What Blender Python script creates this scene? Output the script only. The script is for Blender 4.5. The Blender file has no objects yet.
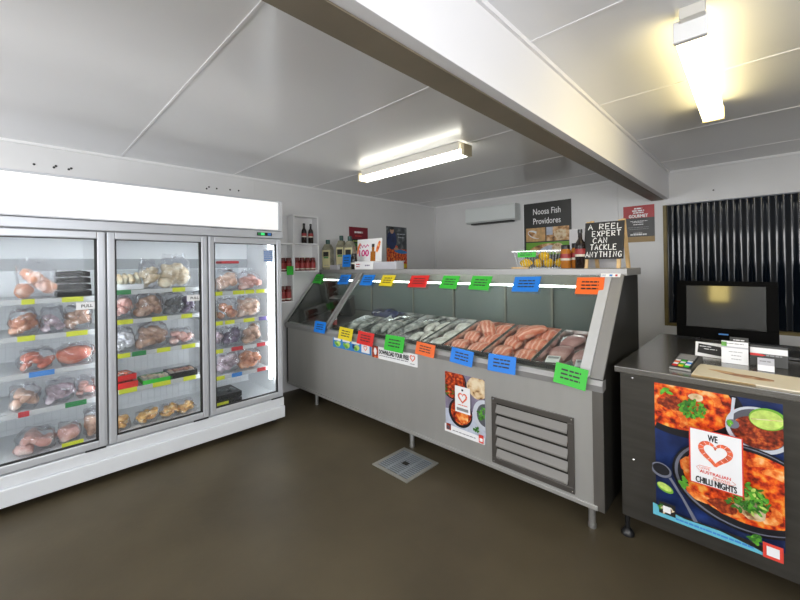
import bpy, bmesh, math, random
from mathutils import Vector, Matrix, noise as mnoise
rnd = random.Random(7)
PI = math.pi
SC = bpy.context.scene
COL = SC.collection

# ------------------------------------------------------------------ camera
cd = bpy.data.cameras.new('camera')
camo = bpy.data.objects.new('camera', cd); COL.objects.link(camo)
cd.sensor_fit = 'HORIZONTAL'; cd.sensor_width = 36.0
cd.lens = 374.36 / 800 * 36.0
cd.shift_y = (263.97 - 300) / 800
cd.clip_start = 0.02
R_ = math.radians
camo.matrix_world = (Matrix.Translation((0, 0, 1.45)) @ Matrix.Rotation(R_(44.306), 4, 'Z')
                     @ Matrix.Rotation(R_(90 + 0.217), 4, 'X') @ Matrix.Rotation(R_(-0.842), 4, 'Z'))
SC.camera = camo

# ------------------------------------------------------------------ world, light, exposure
W = bpy.data.worlds.new('world'); SC.world = W; W.use_nodes = True
bg = W.node_tree.nodes['Background']; bg.inputs[0].default_value = (0.80, 0.88, 1.0, 1); bg.inputs[1].default_value = 0.6
def area(name, loc, rot, sx, sy, power, col):
    l = bpy.data.lights.new(name, 'AREA'); l.shape = 'RECTANGLE'; l.size = sx; l.size_y = sy
    l.energy = power; l.color = col
    o = bpy.data.objects.new(name, l); COL.objects.link(o); o.location = loc; o.rotation_euler = rot
    return o
# daylight added through assumed, unseen shopfront openings behind the camera
area('assumed_shopfront_daylight', (-2.32, -2.56, 1.77), (R_(114), 0, 0), 1.9, .84, 82, (0.98, 0.985, 1.0))
area('assumed_shopfront_daylight_side', (0.87, -2.56, 1.77), (R_(114), 0, 0), 1.2, .84, 68, (0.98, 0.985, 1.0))
# unseen right-hand light, added to brighten the right face of the beam
area('added_side_daylight', (1.76, -.3, 1.6), (0, R_(112), 0), 1.1, 2.2, 66, (0.95, 0.97, 1.0))
SC.view_settings.view_transform = 'Standard'
SC.view_settings.look = 'None'
SC.view_settings.gamma = 1.0
SC.view_settings.exposure = 0.0
SC.view_settings.use_curve_mapping = False

# ------------------------------------------------------------------ materials
def mat(name, col, rough=0.5, metal=0.0, emit=None, es=0.0, coat=0.0, spec=0.5, var=0.0, vscale=8, bump=0.0, bscale=60, stretch=None):
    m = bpy.data.materials.new(name); m.use_nodes = True
    nt = m.node_tree; b = nt.nodes['Principled BSDF']
    b.inputs['Base Color'].default_value = (*col, 1); b.inputs['Roughness'].default_value = rough
    b.inputs['Metallic'].default_value = metal; b.inputs['Specular IOR Level'].default_value = spec
    b.inputs['Coat Weight'].default_value = coat; b.inputs['Coat Roughness'].default_value = 0.06
    if emit: b.inputs['Emission Color'].default_value = (*emit, 1); b.inputs['Emission Strength'].default_value = es
    if var or bump:
        tc = nt.nodes.new('ShaderNodeTexCoord'); mp = nt.nodes.new('ShaderNodeMapping')
        nt.links.new(tc.outputs['Object'], mp.inputs[0])
        if stretch: mp.inputs['Scale'].default_value = stretch
        if var:
            n = nt.nodes.new('ShaderNodeTexNoise'); n.inputs['Scale'].default_value = vscale; n.inputs['Detail'].default_value = 5
            nt.links.new(mp.outputs[0], n.inputs['Vector'])
            r = nt.nodes.new('ShaderNodeValToRGB'); r.color_ramp.elements[0].position = 0.3; r.color_ramp.elements[1].position = 0.7
            r.color_ramp.elements[0].color = (*[c * (1 - var) for c in col], 1)
            r.color_ramp.elements[1].color = (*[min(1, c * (1 + var)) for c in col], 1)
            nt.links.new(n.outputs[0], r.inputs[0]); nt.links.new(r.outputs[0], b.inputs['Base Color'])
        if bump:
            n2 = nt.nodes.new('ShaderNodeTexNoise'); n2.inputs['Scale'].default_value = bscale; n2.inputs['Detail'].default_value = 3
            nt.links.new(mp.outputs[0], n2.inputs['Vector'])
            bp = nt.nodes.new('ShaderNodeBump'); bp.inputs['Strength'].default_value = bump; bp.inputs['Distance'].default_value = 0.01
            nt.links.new(n2.outputs[0], bp.inputs['Height']); nt.links.new(bp.outputs[0], b.inputs['Normal'])
    return m
def food(name, stops, scale=40, rough=0.4, bump=0.4, kind='noise', dist=0.0, stretch=None):
    m = bpy.data.materials.new(name); m.use_nodes = True; nt = m.node_tree; b = nt.nodes['Principled BSDF']
    b.inputs['Roughness'].default_value = rough
    tc = nt.nodes.new('ShaderNodeTexCoord'); mp = nt.nodes.new('ShaderNodeMapping'); nt.links.new(tc.outputs['Object'], mp.inputs[0])
    if stretch: mp.inputs['Scale'].default_value = stretch
    if kind == 'wave':
        n = nt.nodes.new('ShaderNodeTexWave'); n.inputs['Scale'].default_value = scale; n.inputs['Distortion'].default_value = 4; n.inputs['Detail'].default_value = 3; n.inputs['Detail Scale'].default_value = 2
    else:
        n = nt.nodes.new('ShaderNodeTexNoise'); n.inputs['Scale'].default_value = scale; n.inputs['Detail'].default_value = 6; n.inputs['Distortion'].default_value = dist
    nt.links.new(mp.outputs[0], n.inputs['Vector'])
    r = nt.nodes.new('ShaderNodeValToRGB'); cr = r.color_ramp
    while len(cr.elements) < len(stops): cr.elements.new(0.5)
    for e, (p, c) in zip(cr.elements, stops): e.position = p; e.color = (*c, 1)
    nt.links.new(n.outputs['Fac'], r.inputs[0]); nt.links.new(r.outputs[0], b.inputs['Base Color'])
    if bump:
        bp = nt.nodes.new('ShaderNodeBump'); bp.inputs['Strength'].default_value = bump; bp.inputs['Distance'].default_value = 0.004
        nt.links.new(n.outputs['Fac'], bp.inputs['Height']); nt.links.new(bp.outputs[0], b.inputs['Normal'])
    return m
def glass(name, tint=(1, 1, 1), gloss=0.02, base=0.03, ior=1.45, haze=0.0, hazecol=(.9, .92, .95)):
    m = bpy.data.materials.new(name); m.use_nodes = True; nt = m.node_tree; nt.nodes.clear()
    out = nt.nodes.new('ShaderNodeOutputMaterial'); mix = nt.nodes.new('ShaderNodeMixShader')
    tr = nt.nodes.new('ShaderNodeBsdfTransparent'); tr.inputs[0].default_value = (*tint, 1)
    gl = nt.nodes.new('ShaderNodeBsdfGlossy'); gl.inputs['Roughness'].default_value = gloss
    fr = nt.nodes.new('ShaderNodeLayerWeight'); fr.inputs[0].default_value = 0.5
    pw = nt.nodes.new('ShaderNodeMath'); pw.operation = 'POWER'; pw.inputs[1].default_value = 5.0
    ad = nt.nodes.new('ShaderNodeMath'); ad.operation = 'MULTIPLY_ADD'; ad.inputs[1].default_value = 0.9; ad.inputs[2].default_value = base; ad.use_clamp = True
    nt.links.new(fr.outputs['Facing'], pw.inputs[0]); nt.links.new(pw.outputs[0], ad.inputs[0]); nt.links.new(ad.outputs[0], mix.inputs[0])
    src = tr
    if haze:
        df = nt.nodes.new('ShaderNodeBsdfDiffuse'); df.inputs[0].default_value = (*hazecol, 1)
        m2 = nt.nodes.new('ShaderNodeMixShader'); m2.inputs[0].default_value = haze
        nt.links.new(tr.outputs[0], m2.inputs[1]); nt.links.new(df.outputs[0], m2.inputs[2]); src = m2
    nt.links.new(src.outputs[0], mix.inputs[1]); nt.links.new(gl.outputs[0], mix.inputs[2]); nt.links.new(mix.outputs[0], out.inputs[0])
    return m

M = {}
M['ceil'] = mat('ceiling_gloss_panel', (0.82, 0.82, 0.83), 0.24, spec=0.45, bump=0.03, bscale=9)
M['wall'] = mat('white_wall_panel', (0.70, 0.70, 0.70), 0.42, var=0.03, vscale=2)
M['white'] = mat('white_paint', (0.8, 0.8, 0.8), 0.45)
M['beamwhite'] = mat('white_cladding', (0.80, 0.79, 0.80), 0.45)
M['beambrown'] = mat('brown_grey_steel_paint', (0.20, 0.165, 0.115), 0.5, var=0.15, vscale=3)
M['floor'] = mat('olive_brown_floor', (0.078, 0.062, 0.037), 0.5, var=0.22, vscale=1.7, bump=0.05, bscale=40, spec=0.3)
M['steel'] = mat('brushed_steel', (0.52, 0.52, 0.51), 0.34, 0.85, var=0.06, vscale=3, stretch=(1, 1, 12))
M['front'] = mat('grey_steel_front', (0.43, 0.425, 0.405), 0.38, 0.5, var=0.03, vscale=2, stretch=(6, 1, 1))
M['steel_dk'] = mat('dull_steel_panel', (0.20, 0.19, 0.175), 0.36, 0.75, var=0.07, vscale=2.5, stretch=(8, 1, 1))
M['chrome'] = mat('chrome', (0.75, 0.75, 0.75), 0.15, 1.0)
M['alu'] = mat('satin_aluminium', (0.58, 0.60, 0.64), 0.32, 0.25)
M['aluw'] = mat('pale_aluminium', (0.66, 0.67, 0.68), 0.35, 0.3)
M['dark'] = mat('dark_end_panel', (0.020, 0.019, 0.016), 0.42, spec=0.2)
M['sillsteel'] = mat('dull_sill_steel', (0.36, 0.355, 0.35), 0.45, 0.5)
M['black'] = mat('black_plastic', (0.012, 0.012, 0.013), 0.3)
M['gasket'] = mat('black_rubber_gasket', (0.02, 0.02, 0.02), 0.6)
M['frwhite'] = mat('white_enamel', (0.76, 0.79, 0.83), 0.35, var=0.02, vscale=5)
M['frin'] = mat('freezer_lining', (0.80, 0.82, 0.84), 0.4)
M['frband'] = mat('evaporator_cover_grey', (0.42, 0.44, 0.46), 0.4)
M['wire'] = mat('shelf_wire', (0.7, 0.72, 0.74), 0.3, 0.4)
M['header'] = mat('lightbox_lens', (0.72, 0.72, 0.72), 0.4, emit=(1.0, 0.99, 0.97), es=.5)
M['tube'] = mat('freezer_tube', (0.9, 0.9, 0.9), 0.4, emit=(0.95, 0.98, 1.0), es=14)
M['casetube'] = mat('case_tube', (0.9, 0.9, 0.9), 0.4, emit=(0.95, 1.0, 0.97), es=11)
M['lampcool'] = mat('fluorescent_lens_cool', (0.9, 0.9, 0.85), 0.4, emit=(1.0, 0.98, 0.86), es=9)
M['lampwarm'] = mat('fluorescent_lens_warm', (0.9, 0.88, 0.7), 0.4, emit=(1.0, 0.83, 0.42), es=9)
M['lampadded'] = mat('added_lamp_lens_warm', (0.9, 0.8, 0.5), 0.4, emit=(1.0, 0.78, 0.25), es=9)  # glow of the lamp added behind the camera
M['lampbody'] = mat('lamp_housing', (0.62, 0.60, 0.55), 0.45)
M['lampcap'] = mat('cream_lamp_end', (0.62, 0.54, 0.36), 0.5)
M['glass'] = glass('case_glass', (0.95, 0.98, 0.965), 0.06, 0.07)
M['frglass'] = glass('freezer_door_glass', (0.97, 0.985, 0.99), 0.03, 0.008, haze=0.015)
M['clear'] = glass('clear_plastic', (0.93, 0.95, 0.96), 0.08, 0.02, haze=0.0)
M['bagfilm'] = glass('plastic_bag_film', (0.95, 0.95, 0.97), 0.07, 0.05, haze=0.05)
M['corr'] = mat('dark_corrugated_plastic', (0.004, 0.007, 0.013), 0.075, spec=0.5)
M['wood'] = mat('pale_pine', (0.62, 0.42, 0.20), 0.5, var=0.15, vscale=6, stretch=(8, 8, 1))
M['woodframe'] = mat('mustard_wood_frame', (0.17, 0.125, 0.035), 0.5, var=0.2, vscale=6)
M['slate'] = mat('blackboard', (0.014, 0.014, 0.013), 0.6, var=0.2, vscale=20)
M['chalk'] = mat('white_chalk', (0.80, 0.80, 0.78), 0.9)
M['screen'] = mat('dark_screen_glass', (0.022, 0.023, 0.021), 0.06, spec=0.7)
M['bezel'] = mat('gloss_black_bezel', (0.003, 0.003, 0.0028), 0.4, spec=0.02)
M['ac'] = mat('air_conditioner_plastic', (0.72, 0.76, 0.75), 0.45)
M['acdk'] = mat('air_conditioner_slot', (0.05, 0.05, 0.05), 0.5)
M['paper'] = mat('white_paper', (0.78, 0.78, 0.78), 0.6)
M['papergrey'] = mat('pale_grey_card', (0.50, 0.50, 0.54), 0.6)
M['cream'] = mat('cream_paper', (0.82, 0.74, 0.58), 0.6)
M['ink'] = mat('black_ink', (0.015, 0.015, 0.015), 0.5)
M['ink2'] = mat('grey_ink', (0.25, 0.25, 0.26), 0.5)
for n, c in dict(green=(0.03, 0.48, 0.03), blue=(0.004, 0.19, 0.70), yellow=(0.74, 0.58, 0.01), red=(0.66, 0.015, 0.012), orange=(0.82, 0.14, 0.02),
                 limey=(0.62, 0.66, 0.03), dkgreen=(0.02, 0.22, 0.06), tagblue=(0.05, 0.22, 0.6), tagred=(0.5, 0.03, 0.04), magenta=(0.6, 0.02, 0.2)).items():
    M[n] = mat(n + '_card', c, 0.5)
# printed inks of the posters
M['navy'] = food('print_navy_cloth', [(0.35, (0.004, 0.010, 0.05)), (0.6, (0.012, 0.03, 0.13)), (0.75, (0.02, 0.05, 0.22))], 9, 0.35, 0)
M['curry'] = food('print_curry', [(0.36, (0.14, 0.010, 0.004)), (0.44, (0.55, 0.035, 0.006)), (0.52, (0.82, 0.10, 0.010)), (0.60, (0.88, 0.24, 0.02)), (0.74, (0.92, 0.50, 0.12))], 30, 0.35, 0)
M['curryred'] = food('print_red_curry', [(0.36, (0.07, 0.006, 0.003)), (0.48, (0.28, 0.02, 0.006)), (0.58, (0.60, 0.07, 0.012)), (0.70, (0.78, 0.28, 0.06))], 45, 0.35, 0)
M['prawn'] = food('print_prawn', [(0.34, (0.50, 0.04, 0.008)), (0.46, (0.82, 0.16, 0.02)), (0.56, (0.90, 0.34, 0.08)), (0.70, (0.93, 0.60, 0.30))], 30, 0.35, 0)
M['mince'] = food('print_chilli_paste', [(0.3, (0.06, 0.01, 0.005)), (0.5, (0.25, 0.03, 0.01)), (0.62, (0.5, 0.08, 0.02)), (0.75, (0.6, 0.25, 0.05))], 60, 0.35, 0)
M['leaf'] = mat('print_leaf', (0.10, 0.36, 0.03), 0.4, var=0.4, vscale=40)
M['leafdk'] = mat('print_leaf_dark', (0.04, 0.17, 0.02), 0.4, var=0.3, vscale=40)
M['lime'] = mat('print_lime_flesh', (0.50, 0.66, 0.14), 0.4, var=0.2, vscale=50)
M['limeskin'] = mat('print_lime_skin', (0.16, 0.40, 0.03), 0.4)
M['panblk'] = mat('print_black_pan', (0.012, 0.012, 0.016), 0.35)
M['pangrey'] = mat('print_pan_rim', (0.16, 0.17, 0.22), 0.35)
M['bowlw'] = mat('print_pale_bowl', (0.55, 0.58, 0.64), 0.35)
M['bowldk'] = mat('print_bowl_inside', (0.10, 0.10, 0.12), 0.35)
M['cyan'] = mat('print_cyan', (0.13, 0.48, 0.62), 0.4)
M['prred'] = mat('print_red', (0.72, 0.06, 0.04), 0.4)
M['prorange'] = mat('print_prawn_red', (0.80, 0.13, 0.05), 0.4, var=0.35, vscale=60)
M['prwhite'] = mat('print_white', (0.84, 0.84, 0.85), 0.4)
M['prviolet'] = mat('print_violet_slate', (0.22, 0.19, 0.27), 0.4, var=0.2, vscale=20)
M['prcloth'] = mat('print_pale_blue_cloth', (0.50, 0.54, 0.64), 0.4, var=0.15, vscale=20)
M['naan'] = food('print_flatbread', [(0.33, (0.20, 0.09, 0.03)), (0.42, (0.62, 0.42, 0.22)), (0.6, (0.78, 0.66, 0.46))], 22, 0.4, 0)
M['prblack'] = mat('print_black', (0.02, 0.02, 0.018), 0.4)
M['maroon'] = mat('print_maroon', (0.20, 0.01, 0.025), 0.4)
M['deepred'] = mat('print_deep_red', (0.40, 0.01, 0.015), 0.4)
M['kraft'] = mat('print_kraft_brown', (0.36, 0.24, 0.10), 0.5)
M['skin'] = mat('print_face', (0.50, 0.30, 0.20), 0.5)
M['prblue'] = mat('print_blue', (0.03, 0.22, 0.55), 0.4)
M['shopgrey'] = food('print_shop_background', [(0.3, (0.02, 0.025, 0.03)), (0.55, (0.08, 0.09, 0.10)), (0.75, (0.28, 0.30, 0.30))], 14, 0.4, 0)
M['fishfood'] = food('print_seafood_plate', [(0.3, (0.10, 0.05, 0.02)), (0.45, (0.5, 0.24, 0.08)), (0.57, (0.75, 0.5, 0.26)), (0.72, (0.82, 0.72, 0.56))], 16, 0.4, 0)
M['tan'] = mat('print_tan', (0.60, 0.36, 0.15), 0.4, var=0.25, vscale=20)
# real food
M['salmon'] = food('salmon_flesh', [(0.12, (0.80, 0.42, 0.32)), (0.35, (0.71, 0.26, 0.16)), (0.8, (0.64, 0.16, 0.085))], 9, 0.28, 0.1, 'wave')
M['pinkmeat'] = food('pink_fish_flesh', [(0.3, (0.36, 0.15, 0.14)), (0.6, (0.55, 0.30, 0.28))], 14, 0.32, 0.1)
M['whitefish'] = food('white_fish_flesh', [(0.32, (0.30, 0.27, 0.24)), (0.47, (0.55, 0.51, 0.47)), (0.66, (0.76, 0.74, 0.71))], 18, 0.35, 0.2)
M['silver'] = food('silver_fish_skin', [(0.32, (0.07, 0.075, 0.075)), (0.5, (0.24, 0.25, 0.24)), (0.7, (0.52, 0.50, 0.47))], 16, 0.25, 0.1)
M['finmat'] = mat('fish_fin', (0.20, 0.20, 0.18), 0.4)
M['mussel'] = food('blue_black_shell', [(0.35, (0.008, 0.010, 0.03)), (0.6, (0.02, 0.03, 0.10)), (0.75, (0.10, 0.12, 0.2))], 12, 0.2, 0.3)
def pack(name, a, b, c, s=16): return food(name, [(0.3, a), (0.5, b), (0.68, c)], s, 0.4, 0.3)
F = {}
F['orange'] = pack('frozen_orange_fish', (0.35, 0.10, 0.04), (0.66, 0.28, 0.15), (0.78, 0.52, 0.38))
F['brown'] = pack('frozen_brown_prawns', (0.20, 0.10, 0.06), (0.46, 0.27, 0.18), (0.66, 0.47, 0.36))
F['mauve'] = pack('frozen_mauve_squid', (0.20, 0.14, 0.17), (0.44, 0.34, 0.38), (0.68, 0.60, 0.64))
F['pink'] = pack('frozen_pink_fillet', (0.45, 0.18, 0.14), (0.70, 0.40, 0.34), (0.82, 0.64, 0.58))
F['redfish'] = pack('frozen_red_fillet', (0.40, 0.07, 0.04), (0.66, 0.18, 0.10), (0.78, 0.42, 0.32))
F['peach'] = pack('frozen_peach_fillet', (0.50, 0.28, 0.18), (0.74, 0.50, 0.38), (0.85, 0.72, 0.62))
F['cream'] = pack('frozen_cream_pieces', (0.44, 0.32, 0.18), (0.70, 0.58, 0.40), (0.82, 0.76, 0.62))
F['white'] = pack('frozen_white_pieces', (0.50, 0.50, 0.52), (0.70, 0.70, 0.72), (0.85, 0.85, 0.86))
F['gold'] = pack('golden_crumbed_pieces', (0.50, 0.22, 0.05), (0.80, 0.45, 0.12), (0.88, 0.68, 0.36), 30)
F['dark'] = pack('dark_shellfish', (0.02, 0.022, 0.025), (0.08, 0.085, 0.09), (0.30, 0.31, 0.32))
F['purple'] = pack('dark_purple_octopus', (0.05, 0.03, 0.07), (0.14, 0.10, 0.17), (0.34, 0.28, 0.36))
F['frost'] = pack('frosted_white_fish', (0.45, 0.47, 0.49), (0.66, 0.68, 0.70), (0.85, 0.86, 0.88), 45)

# ------------------------------------------------------------------ helpers
ORG = {}
class MB:
    def __init__(s): s.bm = bmesh.new()
    def _f(s, vs, mi):
        try: f = s.bm.faces.new(vs); f.material_index = mi; return f
        except ValueError: return None
    def box(s, x0, x1, y0, y1, z0, z1, mi=0, bev=0.0, m=None):
        t = bmesh.new()
        r = bmesh.ops.create_cube(t, size=1)
        for v in t.verts: v.co = Vector(((x0 + x1) / 2 + v.co.x * (x1 - x0), (y0 + y1) / 2 + v.co.y * (y1 - y0), (z0 + z1) / 2 + v.co.z * (z1 - z0)))
        if bev: bmesh.ops.bevel(t, geom=t.edges[:], offset=bev, segments=2, affect='EDGES', profile=0.5)
        return s.add(t, mi, m)
    def add(s, t, mi=0, m=None):
        mp = {}
        for v in t.verts: mp[v] = s.bm.verts.new((m @ v.co) if m is not None else v.co)
        for f in t.faces:
            nf = s._f([mp[v] for v in f.verts], mi if mi is not None else f.material_index)
        t.free(); return s
    def prism(s, pts, fn, a, b, mi=0):
        """pts 2D outline; fn(p, t) -> 3D; extruded between t=a and t=b"""
        A = [s.bm.verts.new(fn(p, a)) for p in pts]; B = [s.bm.verts.new(fn(p, b)) for p in pts]
        n = len(pts); s._f(A[::-1], mi); s._f(B, mi)
        for i in range(n): s._f([A[i], A[(i + 1) % n], B[(i + 1) % n], B[i]], mi)
        return s
    def lathe(s, prof, c=(0, 0, 0), seg=16, mi=0, m=None, sx=1, sy=1):
        rings = []
        for r, z in prof:
            ring = []
            for k in range(seg):
                a = 2 * PI * k / seg
                p = Vector((c[0] + r * math.cos(a) * sx, c[1] + r * math.sin(a) * sy, c[2] + z))
                ring.append(s.bm.verts.new(m @ p if m is not None else p))
            rings.append(ring)
        for i in range(len(rings) - 1):
            for k in range(seg): s._f([rings[i][k], rings[i][(k + 1) % seg], rings[i + 1][(k + 1) % seg], rings[i + 1][k]], mi)
        s._f(rings[0][::-1], mi); s._f(rings[-1], mi)
        return s
    def tube(s, pts, r, seg=8, mi=0):
        pts = [Vector(p) for p in pts]; rings = []
        for i, p in enumerate(pts):
            d = (pts[min(i + 1, len(pts) - 1)] - pts[max(i - 1, 0)]).normalized()
            u = d.orthogonal().normalized(); v = d.cross(u)
            if rings:
                u = (pu - d * pu.dot(d)).normalized(); v = d.cross(u)
            pu = u
            rr = r[i] if isinstance(r, (list, tuple)) else r
            rings.append([s.bm.verts.new(p + (u * math.cos(2 * PI * k / seg) + v * math.sin(2 * PI * k / seg)) * rr) for k in range(seg)])
        for i in range(len(rings) - 1):
            for k in range(seg): s._f([rings[i][k], rings[i][(k + 1) % seg], rings[i + 1][(k + 1) % seg], rings[i + 1][k]], mi)
        s._f(rings[0][::-1], mi); s._f(rings[-1], mi)
        return s
    def lump(s, c, rx, ry, rz, e=0.6, amp=0.0, fr=12, seed=0, mi=0, seg=20, rings=12, m=None, flat=None):
        def sp(x): return math.copysign(abs(x) ** e, x)
        grid = []
        for i in range(1, rings):
            ph = -PI / 2 + PI * i / rings; row = []
            for k in range(seg):
                th = 2 * PI * k / seg
                d = Vector((sp(math.cos(ph)) * sp(math.cos(th)), sp(math.cos(ph)) * sp(math.sin(th)), sp(math.sin(ph))))
                p = Vector((d.x * rx, d.y * ry, d.z * rz))
                if amp: p += d * amp * mnoise.noise(p * fr + Vector((seed * 7.3, seed * 3.1, seed)))
                p += Vector(c)
                if flat is not None and p.z < flat: p.z = flat
                row.append(s.bm.verts.new(m @ p if m is not None else p))
            grid.append(row)
        def pole(z):
            p = Vector(c) + Vector((0, 0, z))
            if flat is not None and p.z < flat: p.z = flat
            return s.bm.verts.new(m @ p if m is not None else p)
        b, t = pole(-rz), pole(rz)
        for k in range(seg):
            k2 = (k + 1) % seg
            s._f([b, grid[0][k2], grid[0][k]], mi); s._f([t, grid[-1][k], grid[-1][k2]], mi)
            for i in range(len(grid) - 1): s._f([grid[i][k], grid[i][k2], grid[i + 1][k2], grid[i + 1][k]], mi)
        return s
    def build(s, name, mats, parent=None, world=True, smooth=None, org=None, recalc=True, kind=None):
        if recalc: bmesh.ops.recalc_face_normals(s.bm, faces=s.bm.faces[:])
        off = Vector((0, 0, 0))
        if parent is not None: off = ORG[parent.name] if world else Vector((0, 0, 0))
        elif org is not None: off = Vector(org)
        if off.length and (world or org is not None): bmesh.ops.translate(s.bm, verts=s.bm.verts[:], vec=-off)
        me = bpy.data.meshes.new(name); s.bm.to_mesh(me); s.bm.free()
        for m in (mats if isinstance(mats, (list, tuple)) else [mats]): me.materials.append(m)
        if smooth is not None:
            for p in me.polygons: p.use_smooth = True
            try: me.set_sharp_from_angle(angle=R_(smooth))
            except Exception: pass
        o = bpy.data.objects.new(name, me); COL.objects.link(o)
        if parent is not None: o.parent = parent; ORG[o.name] = ORG[parent.name]
        else: o.location = off; ORG[o.name] = off
        if kind: o['kind'] = kind
        return o
def tag(o, label, cat, group=None):
    o['label'] = label; o['category'] = cat
    if group: o['group'] = group
    return o
def thing(name, label, cat, loc, rz=0.0, group=None, rot=None):
    o = bpy.data.objects.new(name, None); COL.objects.link(o); o.empty_display_size = 0.05
    o.location = loc; o.rotation_euler = rot if rot else (0, 0, rz); ORG[o.name] = Vector(loc)
    return tag(o, label, cat, group)
def dup(o, loc, rot, label, parent=None):
    c = o.copy(); COL.objects.link(c); c.location = loc; c.rotation_euler = rot
    if label: c['label'] = label
    for ch in list(o.children):
        d = ch.copy(); COL.objects.link(d); d.parent = c
        for g in ch.children:
            e = g.copy(); COL.objects.link(e); e.parent = d
    return c
def struct(name, mb, mats, **k): return mb.build(name, mats, kind='structure', **k)

TXT = {}
def text_faces(s):
    if s in TXT: return TXT[s]
    cu = bpy.data.curves.new('t', 'FONT'); cu.body = s; cu.size = 1; cu.resolution_u = 3
    o = bpy.data.objects.new('t', cu); me = o.to_mesh()
    vs = [(v.co.x, v.co.y) for v in me.vertices]; fs = [tuple(p.vertices) for p in me.polygons]
    o.to_mesh_clear(); bpy.data.objects.remove(o); bpy.data.curves.remove(cu)
    TXT[s] = (vs, fs); return TXT[s]

class Art:
    """flat print: metres u to the right, v up, from a corner in the world"""
    def __init__(s, o, u, v, thick=0.002):
        s.o = Vector(o); s.u = Vector(u).normalized(); s.v = Vector(v).normalized(); s.n = s.u.cross(s.v).normalized()
        s.bm = bmesh.new(); s.mats = []; s.lay = 0; s.th = thick
    def mi(s, m):
        if m not in s.mats: s.mats.append(m)
        return s.mats.index(m)
    def P(s, p, h): return s.o + s.u * p[0] + s.v * p[1] + s.n * h
    def base(s, w, h, m):
        i = s.mi(m); vs = [s.bm.verts.new(s.P(p, t)) for t in (0, s.th) for p in ((0, 0), (w, 0), (w, h), (0, h))]
        for q in ((3, 2, 1, 0), (4, 5, 6, 7), (0, 1, 5, 4), (1, 2, 6, 5), (2, 3, 7, 6), (3, 0, 4, 7)):
            f = s.bm.faces.new([vs[k] for k in q]); f.material_index = i
        s.w = w; s.h = h; return s
    def poly(s, pts, m, up=True):
        if up: s.lay += 1
        h = s.th + 0.00025 * s.lay + 0.0002
        f = s.bm.faces.new([s.bm.verts.new(s.P(p, h)) for p in pts]); f.material_index = s.mi(m)
        f.normal_update()
        if f.normal.dot(s.n) < 0: f.normal_flip()
        return s
    def clip(s, pts, m):
        """polygon clipped to the sheet"""
        def cut(P, ins, inter):
            out = []
            for i in range(len(P)):
                a, b = P[i], P[(i + 1) % len(P)]
                if ins(a): out.append(a)
                if ins(a) != ins(b): out.append(inter(a, b))
            return out
        for ax, lim, sg in ((0, 0, 1), (0, s.w, -1), (1, 0, 1), (1, s.h, -1)):
            if not pts: return s
            pts = cut(pts, lambda p: (p[ax] - lim) * sg >= 0, lambda a, b: tuple(a[k] + (b[k] - a[k]) * (lim - a[ax]) / (b[ax] - a[ax]) for k in (0, 1)))
        if len(pts) > 2: s.poly(pts, m)
        return s
    def rect(s, u0, v0, u1, v1, m): return s.poly([(u0, v0), (u1, v0), (u1, v1), (u0, v1)], m)
    def ell(s, cu, cv, ru, rv, m, n=36, rot=0, wob=0, seed=0, a0=0, a1=2 * PI):
        r = random.Random(seed); ph = [r.uniform(0, 6) for _ in range(3)]; pts = []
        for k in range(n):
            a = a0 + (a1 - a0) * k / (n if a1 - a0 > 6.2 else n - 1)
            q = 1 + wob * (math.sin(3 * a + ph[0]) + .6 * math.sin(5 * a + ph[1]) + .5 * math.sin(8 * a + ph[2]))
            x, y = ru * q * math.cos(a), rv * q * math.sin(a)
            pts.append((cu + x * math.cos(rot) - y * math.sin(rot), cv + x * math.sin(rot) + y * math.cos(rot)))
        return s.clip(pts, m)
    def leaves(s, cu, cv, ru, rv, n, size, ms, seed=0):
        r = random.Random(seed)
        for k in range(n):
            a = r.uniform(0, 2 * PI); q = math.sqrt(r.random())
            s.ell(cu + ru * q * math.cos(a), cv + rv * q * math.sin(a), size * r.uniform(.6, 1.2), size * r.uniform(.3, .6), r.choice(ms), 8, r.uniform(0, PI))
        return s
    def strip(s, pts, w, m, closed=False):
        s.lay += 1; h = s.th + 0.00025 * s.lay + 0.0002; i = s.mi(m); n = len(pts); L = []
        for k in range(n):
            a = pts[(k - 1) % n] if (closed or k) else pts[k]; b = pts[(k + 1) % n] if (closed or k < n - 1) else pts[k]
            dx, dy = b[0] - a[0], b[1] - a[1]; l = math.hypot(dx, dy) or 1
            ww = (w[k] if isinstance(w, (list, tuple)) else w) / 2
            nx, ny = -dy / l * ww, dx / l * ww
            L.append((s.bm.verts.new(s.P((pts[k][0] + nx, pts[k][1] + ny), h)), s.bm.verts.new(s.P((pts[k][0] - nx, pts[k][1] - ny), h))))
        for k in range(n if closed else n - 1):
            a, b = L[k], L[(k + 1) % n]
            f = s.bm.faces.new([a[1], b[1], b[0], a[0]]); f.material_index = i
        if hasattr(s, 'w'):
            for vs in L:
                for v_ in vs:
                    d = v_.co - s.o; uu = min(max(d.dot(s.u), 0), s.w); vv = min(max(d.dot(s.v), 0), s.h); v_.co = s.P((uu, vv), h)
        return s
    def text(s, t, cu, cv, hgt, m, width=None, bold=0):
        vs, fs = text_faces(t); xs = [v[0] for v in vs]; ys = [v[1] for v in vs]
        k = hgt / (max(ys) - min(ys)); kx = width / (max(xs) - min(xs)) if width else k
        s.lay += 1; i = s.mi(m); cx = (max(xs) + min(xs)) / 2; cy = (max(ys) + min(ys)) / 2
        offs = [(0, 0)] if not bold else [(-bold, 0), (bold, 0), (0, bold), (0, -bold)]
        for j, (ox, oy) in enumerate(offs):
            h = s.th + 0.00025 * s.lay + 0.0002 + j * 0.00003
            V = [s.bm.verts.new(s.P((cu + (x - cx) * kx + ox, cv + (y - cy) * k + oy), h)) for x, y in vs]
            for f in fs:
                g = s.bm.faces.new([V[q] for q in f]); g.material_index = i
        return s
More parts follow.
